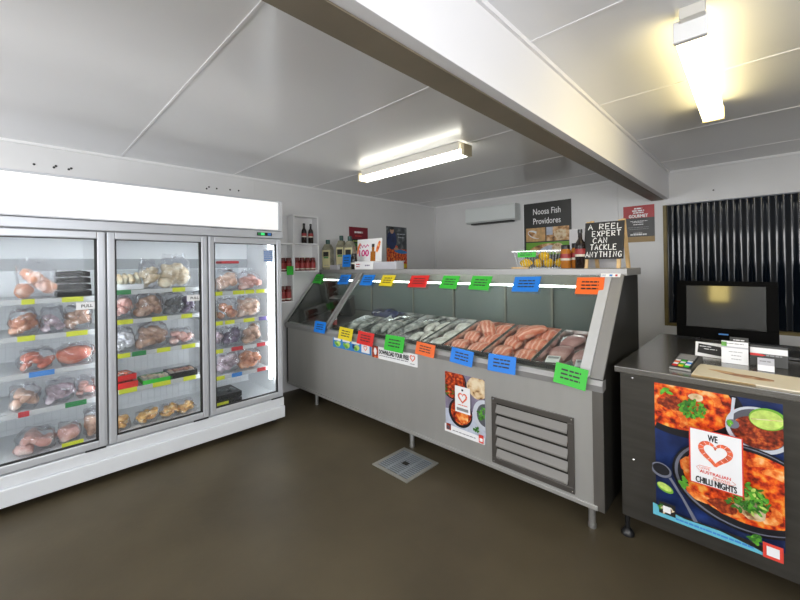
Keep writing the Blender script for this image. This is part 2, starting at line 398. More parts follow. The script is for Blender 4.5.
    def lines(s, u0, u1, v, hgt, m, seed=0, n=5):
        """small print too fine to read in the photograph: dashes"""
        r = random.Random(seed); x = u0
        while x < u1:
            w = min(r.uniform(.5, 1.4) * (u1 - u0) / n, u1 - x)
            s.rect(x, v, x + w * .85, v + hgt, m); s.lay -= 1; x += w
        s.lay += 1; return s
    def heart(s, cu, cv, size, m, m2=None):
        """two curled prawns meeting as a heart"""
        for sg in (-1, 1):
            pts = []; w = []
            for k in range(22):
                t = k / 21; a = PI * (0.02 + 0.98 * t)
                x = 16 * math.sin(a) ** 3; y = 13 * math.cos(a) - 5 * math.cos(2 * a) - 2 * math.cos(3 * a) - math.cos(4 * a)
                pts.append((cu + sg * x / 34 * size * .92, cv + (y + 2) / 34 * size)); w.append(size * (0.05 + 0.17 * math.sin(PI * min(1, (1 - t) * 1.15)) ** 0.7 * (1 - .55 * t)))
            s.strip(pts, w, m)
            if m2:
                for k in range(3, 17, 2):
                    p = pts[k]; q = pts[k + 1]; dx, dy = q[0] - p[0], q[1] - p[1]; l = math.hypot(dx, dy); ww = w[k] * .4
                    s.strip([(p[0] - dy / l * ww, p[1] + dx / l * ww), (p[0] + dy / l * ww, p[1] - dx / l * ww)], size * .012, m2); s.lay -= 1
            s.ell(pts[1][0], pts[1][1] - .02 * size, size * .02, size * .02, M['ink'], 8)
        return s
    def build(s, name, parent=None, org=None, kind=None):
        mb = MB(); mb.bm.free(); mb.bm = s.bm
        return mb.build(name, [m for m in s.mats], parent, org=org if org is not None else tuple(s.o), recalc=False, kind=kind)

GLY = {'A': [[(0, 0), (.5, 1), (1, 0)], [(.2, .4), (.8, .4)]], 'R': [[(0, 0), (0, 1), (.8, .9), (.8, .6), (0, .5), (.9, 0)]], 'E': [[(.9, 1), (0, 1), (0, 0), (.9, 0)], [(0, .52), (.75, .52)]],
       'L': [[(0, 1), (0, 0), (.95, .05)]], 'X': [[(0, 0), (.9, 1)], [(0, 1), (.9, 0)]], 'P': [[(0, 0), (0, 1), (.85, .9), (.85, .55), (0, .45)]], 'T': [[(0, 1), (1, 1)], [(.5, 1), (.5, 0)]],
       'C': [[(.9, .85), (.5, 1), (.1, .75), (0, .4), (.3, .02), (.9, .15)]], 'N': [[(0, 0), (0, 1), (.85, 0), (.85, 1)]], 'K': [[(0, 0), (0, 1)], [(.85, 1), (.05, .45), (.9, 0)]],
       'Y': [[(0, 1), (.45, .5), (.9, 1)], [(.45, .5), (.4, 0)]], 'H': [[(0, 0), (0, 1)], [(.85, 0), (.85, 1)], [(0, .5), (.85, .5)]], 'I': [[(.4, 0), (.4, 1)], [(.1, 1), (.7, 1)], [(.1, 0), (.7, 0)]],
       'G': [[(.9, .85), (.5, 1), (.1, .75), (0, .35), (.3, 0), (.85, .1), (.85, .45), (.5, .45)]]}
def chalk(art, t, u0, u1, v, h):
    adv = (u1 - u0) / len(t); x = u0
    for ch in t:
        for st in GLY.get(ch, []): art.strip([(x + p[0] * adv * .72 + rnd.uniform(-1, 1) * .001, v + p[1] * h + rnd.uniform(-1, 1) * .001) for p in st], .0055, M['chalk']); art.lay -= 1
        x += adv
    art.lay += 1

# ------------------------------------------------------------------ setting
WX, BY, CZ = -4.0, 4.966, 2.43
RX, FY = 1.7, -2.5
b = MB(); b.box(WX - .1, RX + .1, FY - .1, BY + .2, -0.1, 0); struct('floor', b, M['floor'])
b = MB(); b.box(WX - .1, RX + .1, FY - .1, BY + .2, CZ, CZ + .1)
struct('ceiling', b, M['ceil'])
b = MB()
for y in (-1.26, -.31, .64, 1.595, 2.545, 3.5, 4.45): b.box(WX, RX, y - .006, y + .006, CZ - .003, CZ + .001)
struct('trim_1', b, M['beamwhite'])
b = MB(); b.box(WX - .1, WX, FY - .1, BY + .1, 0, CZ)
for y in (.63, 1.83, 3.03, 4.23): b.box(WX, WX + .0015, y - .003, y + .003, 0, CZ)
def hole(y, z): b.lathe([(0.009, 0), (0.008, 0.003), (0.002, 0.003)], seg=10, mi=1, m=Matrix.Translation((WX, y, z)) @ Matrix.Rotation(PI / 2, 4, 'Y') @ Matrix.Rotation(0.3, 4, 'X'))
for y, z in ((.1, 2.266), (.212, 2.262), (.224, 2.275), (.30, 2.262), (.315, 2.272), (1.338, 2.248), (1.36, 2.268), (1.434, 2.262), (1.568, 2.268), (1.657, 2.27)): hole(y, z)
struct('wall_left', b, [M['wall'], M['gasket']])
# back wall with the window opening
WNX0, WNX1, WNZ0, WNZ1 = -0.80, 0.75, 0.75, 2.066
b = MB()
b.box(WX, WNX0, BY, BY + .1, 0, CZ); b.box(WNX1, RX, BY, BY + .1, 0, CZ); b.box(WNX0, WNX1, BY, BY + .1, 0, WNZ0); b.box(WNX0, WNX1, BY, BY + .1, WNZ1, CZ)
b.lathe([(0.008, 0), (0.006, 0.004)], seg=10, mi=1, m=Matrix.Translation((-.37, BY, 2.17)) @ Matrix.Rotation(PI / 2, 4, 'X'))
struct('wall_back', b, [M['wall'], M['gasket']])
b = MB(); b.box(RX, RX + .05, .8, BY + .1, 0, CZ); b.box(RX, RX + .05, FY - .1, -1.4, 0, CZ); b.box(RX, RX + .05, -1.4, .8, 0, 1.05); b.box(RX, RX + .05, -1.4, .8, 2.15, CZ); struct('wall_right', b, M['wall'])  # unseen opening, made for the added side daylight
b = MB()
for x0, x1, z0, z1 in ((WX, -3.3, 0, CZ), (-1.35, .25, 0, CZ), (1.5, RX, 0, CZ), (-3.3, -1.35, 0, 1.35), (-3.3, -1.35, 2.2, CZ), (.25, 1.5, 0, 1.35), (.25, 1.5, 2.2, CZ)):
    b.box(x0, x1, FY - .05, FY, z0, z1)
struct('wall_rear', b, M['wall'])  # its openings are assumed and unseen, made for the added rear daylight
# coving and the panel frame on the back wall
b = MB(); b.box(WX, WX + .015, FY, BY, CZ - .02, CZ); b.box(WX, RX, BY - .015, BY, CZ - .02, CZ); struct('trim_2', b, M['white'])
b = MB(); b.box(WX, -1.235, BY - .008, BY, 2.345, 2.37, bev=.002); b.box(-1.29, -1.235, BY - .008, BY, 0, 2.345, bev=.002); b.box(WX, WX + .02, BY - .02, BY, 0, CZ)
struct('trim_3', b, M['wall'])
# ceiling beam: brown steel with a white board on its right side
b = MB(); b.box(-.904, -.792, FY, BY, 2.126, CZ); struct('trim_4', b, M['beambrown'])
b = MB(); b.box(-.791, -.742, FY, BY, 2.130, CZ, bev=.002); b.box(-.742, -.728, FY, BY, CZ - .022, CZ); struct('trim_5', b, M['beamwhite'])
# window: timber jamb, corrugated sheet behind
b = MB(); b.box(WNX0 + .002, WNX0 + .035, BY - .012, BY + .09, WNZ0, WNZ1 - .002, 0, .002); b.box(WNX1 - .035, WNX1 - .002, BY - .012, BY + .09, WNZ0, WNZ1 - .002, 0, .002)
b.box(WNX0 + .036, WNX1 - .036, BY, BY + .09, WNZ0, WNZ0 + .03); struct('window_1', b, M['woodframe'])
b = MB(); n = 260; prev = None
for i in range(n + 1):
    x = WNX0 + .036 + (WNX1 - WNX0 - .072) * i / n; y = BY + .055 + .010 * math.cos(2 * PI * (x + .02) / .100)
    cur = [b.bm.verts.new((x, y, WNZ0 + .03)), b.bm.verts.new((x, y, WNZ1 - .002)), b.bm.verts.new((x, y + .002, WNZ1 - .002)), b.bm.verts.new((x, y + .002, WNZ0 + .03))]
    if prev:
        for q in range(4): b._f([prev[q], prev[(q + 1) % 4], cur[(q + 1) % 4], cur[q]], 0)
    prev = cur
o = b.build('corrugated_sheet', M['corr'], org=(0, BY + .05, WNZ0), smooth=50)
tag(o, 'dark shiny corrugated sheet filling the window behind the black monitor', 'sheet')

# ------------------------------------------------------------------ ceiling lamps
t = thing('ceiling_light', 'cool white fluorescent batten on the ceiling left of the beam', 'light', (-2.33, 2.51, CZ), group=None)
b = MB(); b.box(-2.93, -1.73, 2.458, 2.558, 2.364, CZ - .001, bev=.004); b.build('housing', M['lampbody'], t)
b = MB(); b.box(-2.955, -1.705, 2.456, 2.560, 2.320, 2.362, bev=.010); b.build('diffuser', M['lampcool'], t, smooth=40)
for x0, x1 in ((-2.98, -2.955), (-1.705, -1.675)):
    b = MB(); b.box(x0, x1, 2.450, 2.566, 2.315, 2.405, bev=.006); o = b.build('end_cap', M['lampcap'], t); o['label'] = 'cream end cap'
rz = R_(-1.4)
t = thing('ceiling_light', 'warm yellow fluorescent batten on the ceiling right of the beam', 'light', (-.21, 2.46, CZ), rz=R_(1.0))
def loc(b, nm, mt, **k): return b.build(nm, mt, t, world=False, **k)
b = MB(); b.box(-.032, .032, -.60, .55, -.05, -.001, bev=.004); b.box(-.03, .05, -.66, -.60, -.045, -.001, bev=.004); loc(b, 'housing', M['lampbody'])
b = MB(); b.box(-.050, .050, -.595, .56, -.11, -.045, bev=.010); loc(b, 'diffuser', M['lampwarm'], smooth=40)
b = MB(); b.box(-.054, .054, -.625, -.595, -.114, -.03, bev=.004); loc(b, 'end_cap', M['white'])
b = MB(); b.box(-.054, .054, .56, .585, -.114, -.03, bev=.004); loc(b, 'end_cap', M['lampcap'])
t = thing('added_wall_lamp', 'assumed warm yellow lamp, added on the unseen rear wall for the yellow reflection in the monitor', 'lamp', (-.63, FY, 1.9))  # assumed lamp, unseen, added to give the monitor its yellow reflection
b = MB(); b.box(-.79, -.47, FY, FY + .03, 1.58, 2.20, bev=.005); b.build('back_plate', M['lampbody'], t)
b = MB(); b.box(-.76, -.50, FY + .03, FY + .10, 1.61, 2.17, bev=.015); b.build('glow_panel', M['lampadded'], t)

# ------------------------------------------------------------------ upright freezer
FX = -3.256; FY0, FY1 = -.265, 1.745
t = thing('display_freezer', 'white three-door upright glass freezer with lit header along the left wall', 'freezer', (-3.62, .74, 0))
b = MB()
b.box(-3.975, -3.30, FY0, FY0 + .04, .05, 1.783); b.box(-3.975, -3.30, FY1 - .04, FY1, .05, 1.783)
b.box(-3.975, -3.93, FY0 + .04, FY1 - .04, .05, 1.783); b.box(-3.93, -3.30, FY0 + .04, FY1 - .04, 1.70, 1.783)
b.box(-3.93, -3.32, FY0 + .04, FY1 - .04, .05, .262)
b.box(-3.975, -3.30, FY0, FY1, 1.783, 2.05)
for y in (.434, 1.094): b.box(-3.325, -3.302, y - .03, y + .03, .262, 1.70, 1)
b.box(-3.93, -3.925, FY0 + .04, FY1 - .04, 1.45, 1.54, 1)
# wire grid on the back lining
for k in range(40): b.box(-3.925, -3.922, FY0 + .06 + k * .048, FY0 + .063 + k * .048, .27, 1.44, 2)
for k in range(14): b.box(-3.925, -3.922, FY0 + .06, FY1 - .06, .3 + k * .085, .303 + k * .085, 2)
b.build('cabinet', [M['frin'], M['frband'], M['wire']], t)
b = MB(); b.box(-3.30, FX + .004, FY0 - .01, FY1 + .002, .155, .232, 0, .006); b.box(-3.30, FX + .022, FY0 - .01, FY1 + .002, .05, .155, 0, .006)
b.build('plinth', M['frwhite'], t)
for x in (-3.9, -3.34):
    for y in (FY0 + .06, FY1 - .06):
        b = MB(); b.lathe([(.02, 0), (.02, .012), (.012, .016), (.012, .05)], (x, y, 0), 12); b.build('foot', M['gasket'], t, smooth=40)
b = MB(); b.box(-3.30, FX + .015, FY0 - .01, FY1 + .006, 1.716, 1.782, 0, .006); rail = b.build('rail', M['alu'], t)
b = MB(); b.box(FX + .015, FX + .018, 1.50, 1.64, 1.735, 1.765); rr = b.build('controller', M['black'], rail)
for nm, y0, y1, mt in (('controller_display', 1.535, 1.57, mat('green_led', (.05, .6, .15), .4, emit=(.05, .9, .25), es=.5)), ('controller_button', 1.508, 1.532, M['dkgreen']), ('controller_badge', 1.60, 1.63, M['tagblue'])):
    b = MB(); b.box(FX + .0182, FX + .0195, y0, y1, 1.740, 1.762); b.build(nm, mt, rail)
# header light box
b = MB(); b.box(-3.30, FX + .012, FY0 - .01, FY1 + .004, 1.786, 1.797, 0, .003); b.box(-3.30, FX + .012, FY0 - .01, FY1 + .004, 2.052, 2.066, 0, .003)
b.box(-3.30, FX + .012, FY1 - .038, FY1 + .004, 1.797, 2.052, 0, .003); b.box(-3.30, FX + .012, FY0 - .01, FY0 + .02, 1.797, 2.052, 0, .003)
hf = b.build('header_frame', M['alu'], t)
b = MB(); b.box(-3.30, FX + .006, FY0 + .02, FY1 - .038, 1.797, 2.052); b.build('header_panel', M['header'], hf)
# doors
DY = (FY0, .434, 1.094, FY1)
for i in range(3):
    y0, y1 = DY[i] + .004, DY[i + 1] - .004; z0, z1 = .240, 1.712; f = .045
    b = MB()
    for a, c, d, e in ((y0, y0 + f, z0, z1), (y1 - f, y1, z0, z1), (y0 + f, y1 - f, z0, z0 + .048), (y0 + f, y1 - f, z1 - .05, z1)):
        b.box(FX - .045, FX, a, c, d, e, 0, .006)
    for a, c in ((y0 + .014, y0 + .022), (y1 - .022, y1 - .014)): b.box(FX, FX + .003, a, c, z0 + .01, z1 - .01)
    door = b.build('door', M['alu'], t)
    b = MB(); g = .009; yy0, yy1, zz0, zz1 = y0 + f, y1 - f, z0 + .048, z1 - .05
    for a, c, d, e in ((yy0, yy0 + g, zz0, zz1), (yy1 - g * 1.6, yy1, zz0, zz1), (yy0, yy1, zz0, zz0 + g), (yy0, yy1, zz1 - g * .6, zz1)): b.box(FX - .030, FX - .012, a, c, d, e)
    b.build('gasket', M['gasket'], door)
    b = MB(); b.box(FX - .022, FX - .018, yy0, yy1, zz0, zz1); b.build('glass_pane', M['frglass'], door)
    if i < 2:
        py1 = yy1 - .006 if i == 0 else yy1 - .002; a = Art((FX - .0175, py1 - .105, 1.185 if i == 0 else 1.19), (0, 1, 0), (0, 0, 1), .0005); a.base(.105, .048, M['prwhite']); a.text('PULL', .056, .024, .019, M['ink'], bold=.0006)
        o = a.build('pull_sticker', door); o['label'] = 'white PULL sticker'
    else:
        a = Art((FX - .0175, yy1 - .125, 1.50), (0, 1, 0), (0, 0, 1), .0005); a.base(.095, .115, M['prcloth'])
        for k in range(5): a.lines(.008, .088, .010 + k * .019, .010, M['tagblue'], k, 4)
        o = a.build('notice_sticker', door); o['label'] = 'small blue and white notice sticker'
    b = MB()
    b.box(FX, FX + .010, y1 - .12, y1 - .01, z0 - .006, z0 + .004, 0, .002); b.build('hinge', M['black'], door)
for y in (FY0 + .07, .434, 1.094, 1.662):
    b = MB(); b.tube([(-3.345, y, .40), (-3.345, y, 1.66)], .013, 10); b.build('light_tube', M['tube'], t, smooth=60)
LEV = [(1.262, 1.03, .795, .555), (1.292, 1.075, .83, .57), (1.24, .985, .745, .515)]
M['strip'] = mat('grey_ticket_strip', (.50, .51, .52), .4)
LABC = {'y': 'limey', 'g': 'dkgreen', 'b': 'tagblue', 'r': 'tagred', 'w': 'prwhite', 'p': 'purplecard'}
M['purplecard'] = mat('purple_card', (0.16, 0.12, 0.34), .5)
STR = {(0, 0): [(.02, .08, 'y'), (.21, .32, 'y')], (0, 1): [(.0, .08, 'y'), (.23, .34, 'y')], (0, 2): [(.05, .17, 'b')], (0, 3): [(.0, .05, 'r'), (.22, .33, 'g')],
       (1, 0): [(.50, .59, 'g'), (.86, .95, 'y')], (1, 1): [(.50, .60, 'y'), (.72, .82, 'y'), (.92, 1.0, 'y')], (1, 2): [(.49, .58, 'y'), (.59, .68, 'g'), (.75, .84, 'y'), (.92, 1.02, 'y')], (1, 3): [(.51, .62, 'y'), (.72, .84, 'y'), (.93, 1.02, 'y')],
       (2, 0): [(1.14, 1.24, 'y'), (1.33, 1.43, 'y'), (1.44, 1.52, 'y'), (1.54, 1.62, 'y')], (2, 1): [(1.14, 1.24, 'y'), (1.26, 1.34, 'y'), (1.42, 1.52, 'y'), (1.56, 1.64, 'p')], (2, 2): [(1.14, 1.24, 'y'), (1.31, 1.41, 'r'), (1.54, 1.62, 'r')], (2, 3): [(1.14, 1.25, 'y'), (1.31, 1.40, 'b'), (1.54, 1.62, 'r')]}
for i in range(3):
    y0, y1 = DY[i] + .045, DY[i + 1] - .012
    if i == 2: y1 = FY1 - .09
    if i == 1: y0 = DY[1] + .02
    for j, z in enumerate(LEV[i]):
        b = MB(); b.box(-3.90, -3.365, y0, y1, z - .004, z)
        for k in range(12): b.box(-3.90, -3.365, y0 + (y1 - y0) * k / 12, y0 + (y1 - y0) * k / 12 + .004, z, z + .0035)
        b.box(-3.365, -3.359, y0, y1, z - .026, z + .006, 1, .001)
        sh = b.build('shelf', [M['wire'], M['strip']], t)
        for a, c, k in STR[(i, j)]:
            b = MB(); b.box(-3.359, -3.356, a, c, z - .026, z + .008); o = b.build('price_label', M[LABC[k]], sh)
            o['label'] = dict(y='yellow', g='green', b='blue', r='red', p='purple')[k] + ' price label'
for a, c in ((.20, .31), (1.16, 1.27)):
    b = MB(); b.box(-3.335, -3.330, a, c, .2645, .305); o = b.build('price_label', M['limey'], t); o['label'] = 'yellow price label on the freezer floor'

# ------------------------------------------------------------------ frozen goods
def bag(name, label, cat, y, z, w, h, fmat, group, x=-3.47, d=.15, n=3, fold=True, tilt=0.0, film=True):
    h *= 1.10
    t = thing(name, label, cat, (x, y, z), rz=rnd.uniform(-.04, .04), group=group)
    sd = rnd.randint(0, 999); b = MB()
    q = 1 if n == 1 else n * 3
    for k in range(q):
        a = rnd.uniform(-.9, .9)
        if n == 1: m = Matrix.Translation((0, 0, h * .42)) @ Matrix.Rotation(.12, 4, 'X'); b.lump((0, 0, 0), d * .40, w * .46, h * .40, .8, .022, 18, sd + k, 0, 22, 14, m)
        else:
            m = Matrix.Translation((rnd.uniform(-.14, .18) * d, ((k + .5) / q - .5) * w * .68, h * (.16 + .52 * ((k * 5) % q) / q))) @ Matrix.Rotation(a, 4, 'X') @ Matrix.Rotation(rnd.uniform(-.4, .4), 4, 'Z')
            b.lump((0, 0, 0), d * rnd.uniform(.24, .34), w * rnd.uniform(.17, .27), h * rnd.uniform(.13, .20), .8, .014, 30, sd + k, 0, 14, 8, m)
    zmin = min(v.co.z for v in b.bm.verts)
    bmesh.ops.translate(b.bm, verts=b.bm.verts[:], vec=(0, 0, .0045 - zmin))
    b.build('contents', fmat, t, world=False, smooth=60)
    if film:
        b = MB(); b.lump((0, 0, h * .5 + .0035), d * .48, w * .485, h * .5, .55, .026, 26, sd + 9, 0, 32, 20, None, .0037)
        if fold:
            pts = []; m_ = 10
            for k in range(m_ + 1):
                yy = w * .42 * (2 * k / m_ - 1); pts.append((yy, h * .93 + .006 * math.sin(k * 2.1 + sd)))
            top = [(p[0] * .92, p[1] + h * .22 + .006 * math.sin(p[0] * 90 + sd)) for p in pts]
            A = [b.bm.verts.new((.004 * math.sin(k * 1.7), p[0], p[1])) for k, p in enumerate(pts)]; B = [b.bm.verts.new((.012 * math.sin(k * 1.3 + sd), p[0], p[1])) for k, p in enumerate(top)]
            for k in range(m_): b._f([A[k], A[k + 1], B[k + 1], B[k]], 0)
        b.build('film', M['bagfilm'], t, world=False, smooth=60)
    return t
def traypack(name, label, cat, y, z, w, d, h, mt, inner, group=None, x=-3.47, rz=0.0, overlay=None, tilt=0.0, lid=None):
    t = thing(name, label, cat, (x, y, z), group=group, rot=(0, tilt, rz))
    b = MB(); b.box(-d / 2, d / 2, -w / 2, w / 2, .004, .009)
    for a in ((-d / 2, -d / 2 + .008, -w / 2, w / 2), (d / 2 - .008, d / 2, -w / 2, w / 2), (-d / 2 + .008, d / 2 - .008, -w / 2, -w / 2 + .008), (-d / 2 + .008, d / 2 - .008, w / 2 - .008, w / 2)):
        b.box(*a, .009, h, 0, .002)
    b.build('tray', mt, t, world=False)
    b = MB()
    for k in range(5): b.lump((rnd.uniform(-.1, .1) * d, (k - 2) * w * .18, .009 + h * .45), d * .30, w * .10, h * .50, .8, .012, 30, k, 0, 12, 8, None, .0095)
    b.build('contents', inner, t, world=False, smooth=60)
    b = MB(); b.box(-d / 2 + .001, d / 2 - .001, -w / 2 + .001, w / 2 - .001, h + .0005, h + .002)
    if overlay: b.box(-d * .2, d * .2, -w * .3, w * .3, h + .002, h + .003, 1)
    b.build('lid_film', [lid or M['clear'], overlay or M['clear']], t, world=False)
    return t
G = 'bags of frozen seafood in the freezer'
e = .0008
L1, L2, L3 = LEV
S = [ # name, label, cat, y, level z, w, h, material, d, n
 ('frozen_fish_bag', 'large frosted clear bag with orange fish, upper shelf behind the left freezer door', 'bag of fish', .09, L1[0], .20, .22, F['orange'], .2, 2),
 ('frozen_fish_bag', 'bag of orange brown fish at the left end of the left door second shelf', 'bag of fish', .03, L1[1], .13, .15, F['orange'], .2, 3),
 ('frozen_fish_bag', 'mauve bag with white label in the middle of the left door second shelf', 'bag of seafood', .165, L1[1], .12, .15, F['mauve'], .2, 2),
 ('frozen_fish_bag', 'brownish mauve bag just under the PULL sticker of the left freezer door', 'bag of seafood', .30, L1[1], .14, .15, F['brown'], .2, 3),
 ('frozen_fillet_bag', 'red orange fish fillet bag at the left of the left door third shelf', 'bag of fish', .085, L1[2], .17, .12, F['redfish'], .2, 2),
 ('frozen_fillet_bag', 'long red orange fillet bag at the right of the left door third shelf', 'bag of fish', .285, L1[2], .19, .12, F['redfish'], .2, 1),
 ('frozen_fish_bag', 'pale pinkish bag with black label, left on the left door fourth shelf', 'bag of fish', .03, L1[3], .14, .13, F['peach'], .2, 2),
 ('frozen_fish_bag', 'greyish mauve bag above the green price label of the left door', 'bag of seafood', .20, L1[3], .16, .13, F['mauve'], .2, 3),
 ('frozen_fish_bag', 'small pinkish mauve bag at the right end of the left door fourth shelf', 'bag of seafood', .335, L1[3], .10, .12, F['pink'], .2, 2),
 ('frozen_fish_bag', 'big pink fish bag on the freezer floor behind the left door', 'bag of fish', .08, .262, .20, .12, F['pink'], .24, 2),
 ('frozen_fish_bag', 'pale pink bag on the freezer floor above the yellow label', 'bag of fish', .245, .262, .12, .11, F['pink'], .2, 1),
 ('frozen_fish_bag', 'brown skinned fish bag leaning at the right of the left door floor', 'bag of fish', .365, .262, .075, .17, F['brown'], .2, 1),
 ('frozen_prawn_bag', 'cream bag beside the crumbed tray on the middle door top shelf', 'bag of seafood', .72, L2[0], .12, .19, F['cream'], .2, 3),
 ('frozen_prawn_bag', 'large cream and brown bag at the right of the middle door top shelf', 'bag of seafood', .90, L2[0], .22, .22, F['cream'], .2, 4),
 ('frozen_prawn_bag', 'pinkish white bag at the left of the middle door second shelf', 'bag of seafood', .53, L2[1], .15, .16, F['pink'], .2, 3),
 ('frozen_prawn_bag', 'brown prawn bag with white tag in the middle door second shelf', 'bag of prawns', .72, L2[1], .18, .17, F['brown'], .2, 4),
 ('frozen_mussel_bag', 'black shellfish bag left of the middle door PULL sticker', 'bag of shellfish', .89, L2[1], .14, .16, F['dark'], .2, 3),
 ('frozen_octopus_bag', 'dark purple bag partly behind the middle door PULL sticker', 'bag of seafood', 1.0, L2[1], .08, .17, F['purple'], .2, 2),
 ('frozen_fish_bag', 'whitish bag at the left of the middle door third shelf', 'bag of fish', .545, L2[2], .16, .16, F['white'], .2, 3),
 ('frozen_prawn_bag', 'tall red brown prawn bag in the middle door third shelf', 'bag of prawns', .74, L2[2], .20, .18, F['brown'], .2, 4),
 ('frozen_fillet_bag', 'flat pinkish fillet bag at the right of the middle door third shelf', 'bag of fish', .94, L2[2], .18, .11, F['pink'], .2, 2),
 ('frozen_fillet_bag', 'peach bag at the left edge of the right door top shelf', 'bag of fish', 1.155, L3[0], .09, .15, F['peach'], .2, 2),
 ('frozen_fillet_bag', 'peach fillet bag with a dark mark in the right door top shelf', 'bag of fish', 1.31, L3[0], .17, .17, F['peach'], .2, 3),
 ('frozen_fillet_bag', 'orange pink fillet bag next to the tube on the right door top shelf', 'bag of fish', 1.51, L3[0], .18, .15, F['pink'], .2, 3),
 ('frozen_fillet_bag', 'cream white bag at the left of the right door second shelf', 'bag of fish', 1.165, L3[1], .11, .18, F['cream'], .2, 2),
 ('frozen_fillet_bag', 'salmon pink slab bag in the middle of the right door second shelf', 'bag of fish', 1.32, L3[1], .16, .17, F['orange'], .2, 2),
 ('frozen_prawn_bag', 'mixed orange and mauve bag at the right of the right door second shelf', 'bag of seafood', 1.51, L3[1], .19, .18, F['peach'], .2, 4),
 ('frozen_squid_bag', 'mauve squid bag at the left of the right door third shelf', 'bag of squid', 1.19, L3[2], .14, .16, F['mauve'], .2, 3),
 ('frozen_squid_bag', 'purple grey bag in the middle of the right door third shelf', 'bag of seafood', 1.36, L3[2], .16, .15, F['purple'], .2, 3),
 ('frozen_fillet_bag', 'brown and white strips bag at the right of the right door third shelf', 'bag of fish', 1.53, L3[2], .17, .19, F['brown'], .2, 3),
 ('frozen_fish_bag', 'small pink bag at the left corner of the right door fourth shelf', 'bag of fish', 1.15, L3[3], .08, .11, F['pink'], .2, 1),
 ('frozen_squid_bag', 'mauve brown bag with white label on the right door fourth shelf', 'bag of seafood', 1.31, L3[3], .18, .17, F['mauve'], .2, 3),
 ('frozen_prawn_bag', 'orange prawn bag at the right of the right door fourth shelf', 'bag of prawns', 1.51, L3[3], .18, .16, F['orange'], .2, 4)]
S = [list(q) for q in S]
for q in range(3):
    for i_, A_ in enumerate(S):
        for B_ in S[i_ + 1:]:
            gap = abs(A_[3] - B_[3]) * .93
            if A_[4] == B_[4] and gap < (A_[5] + B_[5]) / 2 and abs(A_[3] - B_[3]) < .3: k_ = gap / ((A_[5] + B_[5]) / 2); A_[5] *= k_; B_[5] *= k_
for nm, lb, ct, y, z, w, h, mt, d, n in S: bag(nm, lb, ct, y, z, w, h, mt, G, d=d, n=n)
M['matblack'] = mat('matt_black_tray', (.006, .006, .006), .8, spec=.05)
for k in range(4): traypack('black_tray', ['lowest black tray of the stack on the left door top shelf', 'second black tray from below in the left door stack', 'third black tray from below in the left door stack', 'topmost black tray of the stack on the left door top shelf'][k],
    'tray', .285, L1[0] + k * .046, .19 - .006 * k, .22, .036, M['matblack'], M['matblack'], 'black trays stacked behind the left freezer door', x=-3.60, lid=M['matblack'])
traypack('crumbed_seafood_tray', 'white edged tray of cream crumbed pieces on the middle door top shelf', 'tray of seafood', .575, L2[0] + .062, .21, .2, .05, M['prwhite'], F['cream'], x=-3.50, tilt=.62)
traypack('red_packet', 'red packet with white oval at the back left of the middle door fourth shelf', 'packet', .545, L2[3], .17, .2, .05, M['red'], F['redfish'], 'red packets', overlay=M['red'])
traypack('red_packet', 'red packet lying on top of another on the middle door fourth shelf', 'packet', .535, L2[3] + .056, .15, .18, .045, M['red'], F['redfish'], 'red packets', rz=.2, overlay=M['paper'])
traypack('green_tray', 'flat green edged tray in the middle of the middle door fourth shelf', 'tray of seafood', .76, L2[3], .2, .2, .035, M['green'], F['cream'])
traypack('dark_packet', 'long dark packet with green end on the middle door fourth shelf', 'packet', .94, L2[3], .2, .2, .05, M['black'], F['brown'], overlay=M['maroon'])
for k, (y, w, lb) in enumerate(((.515, .13, 'golden crumbed bag at the left of the middle door floor'), (.70, .14, 'orange brown crumbed bag in the middle of the middle door floor'), (.85, .13, 'golden crumbed bag right of centre on the middle door floor'), (.965, .12, 'golden crumbed bag at the right of the middle door floor'))):
    bag('crumbed_seafood_bag', lb, 'bag of seafood', y, .262, w, .085, F['gold'], 'golden crumbed bags on the freezer floor', d=.16, n=3, x=-3.45)
t = thing('clear_box', 'clear plastic box with dark red lid on the right door top shelf', 'box', (-3.66, 1.40, L3[0]))
b = MB(); b.box(-.07, .07, -.08, .08, .0045, .25, 0, .01); b.build('body', M['clear'], t, world=False)
b = MB(); b.box(-.072, .072, -.082, .082, .251, .275, 0, .005); o = b.build('lid', M['deepred'], t, world=False); o['label'] = 'dark red lid'
for k in range(2): traypack('oyster_tray', ['lower black oyster tray on the floor behind the right door', 'upper black oyster tray on the floor behind the right door'][k], 'tray', 1.26, .262 + k * .052, .26, .26, .044, M['black'], F['dark'], 'black oyster trays', lid=M['black'])

# ------------------------------------------------------------------ wall shelf with sauce bottles
t = thing('wall_shelf', 'white open cubby shelf unit on the left wall beside the freezer', 'shelf', (-3.935, 2.2, 1.05))
X0, X1 = WX + .001, -3.87; th = .016
b = MB()
def cub(y0, y1, zs):
    b.box(X0, X1, y0, y0 + th, zs[0], zs[-1], 0, .002); b.box(X0, X1, y1 - th, y1, zs[0], zs[-1], 0, .002)
    for z in zs: b.box(X0, X1, y0, y1, z - th / 2, z + th / 2, 0, .002)
    b.box(X0, X0 + .006, y0, y1, zs[0], zs[-1])
cub(2.222, 2.562, (1.395, 1.72, 2.045)); b.build('tall_cubby', M['white'], t)
b = MB(); cub(1.90, 2.220, (1.055, 1.39, 1.715)); b.build('low_cubby', M['white'], t)
M['bottleblk'] = mat('dark_sauce_glass', (0.012, 0.006, 0.005), .12)
M['lblred'] = mat('red_label', (0.30, 0.03, 0.03), .5); M['lblwhite'] = mat('pale_label', (0.62, 0.58, 0.48), .5)
M['jarred'] = mat('red_chutney', (0.14, 0.015, 0.012), .15); M['jaramber'] = mat('amber_sauce', (0.40, 0.14, 0.02), .15); M['capblk'] = mat('black_cap', (0.015, 0.015, 0.015), .35)
M['capred'] = mat('dark_red_lid', (0.10, 0.015, 0.015), .35)
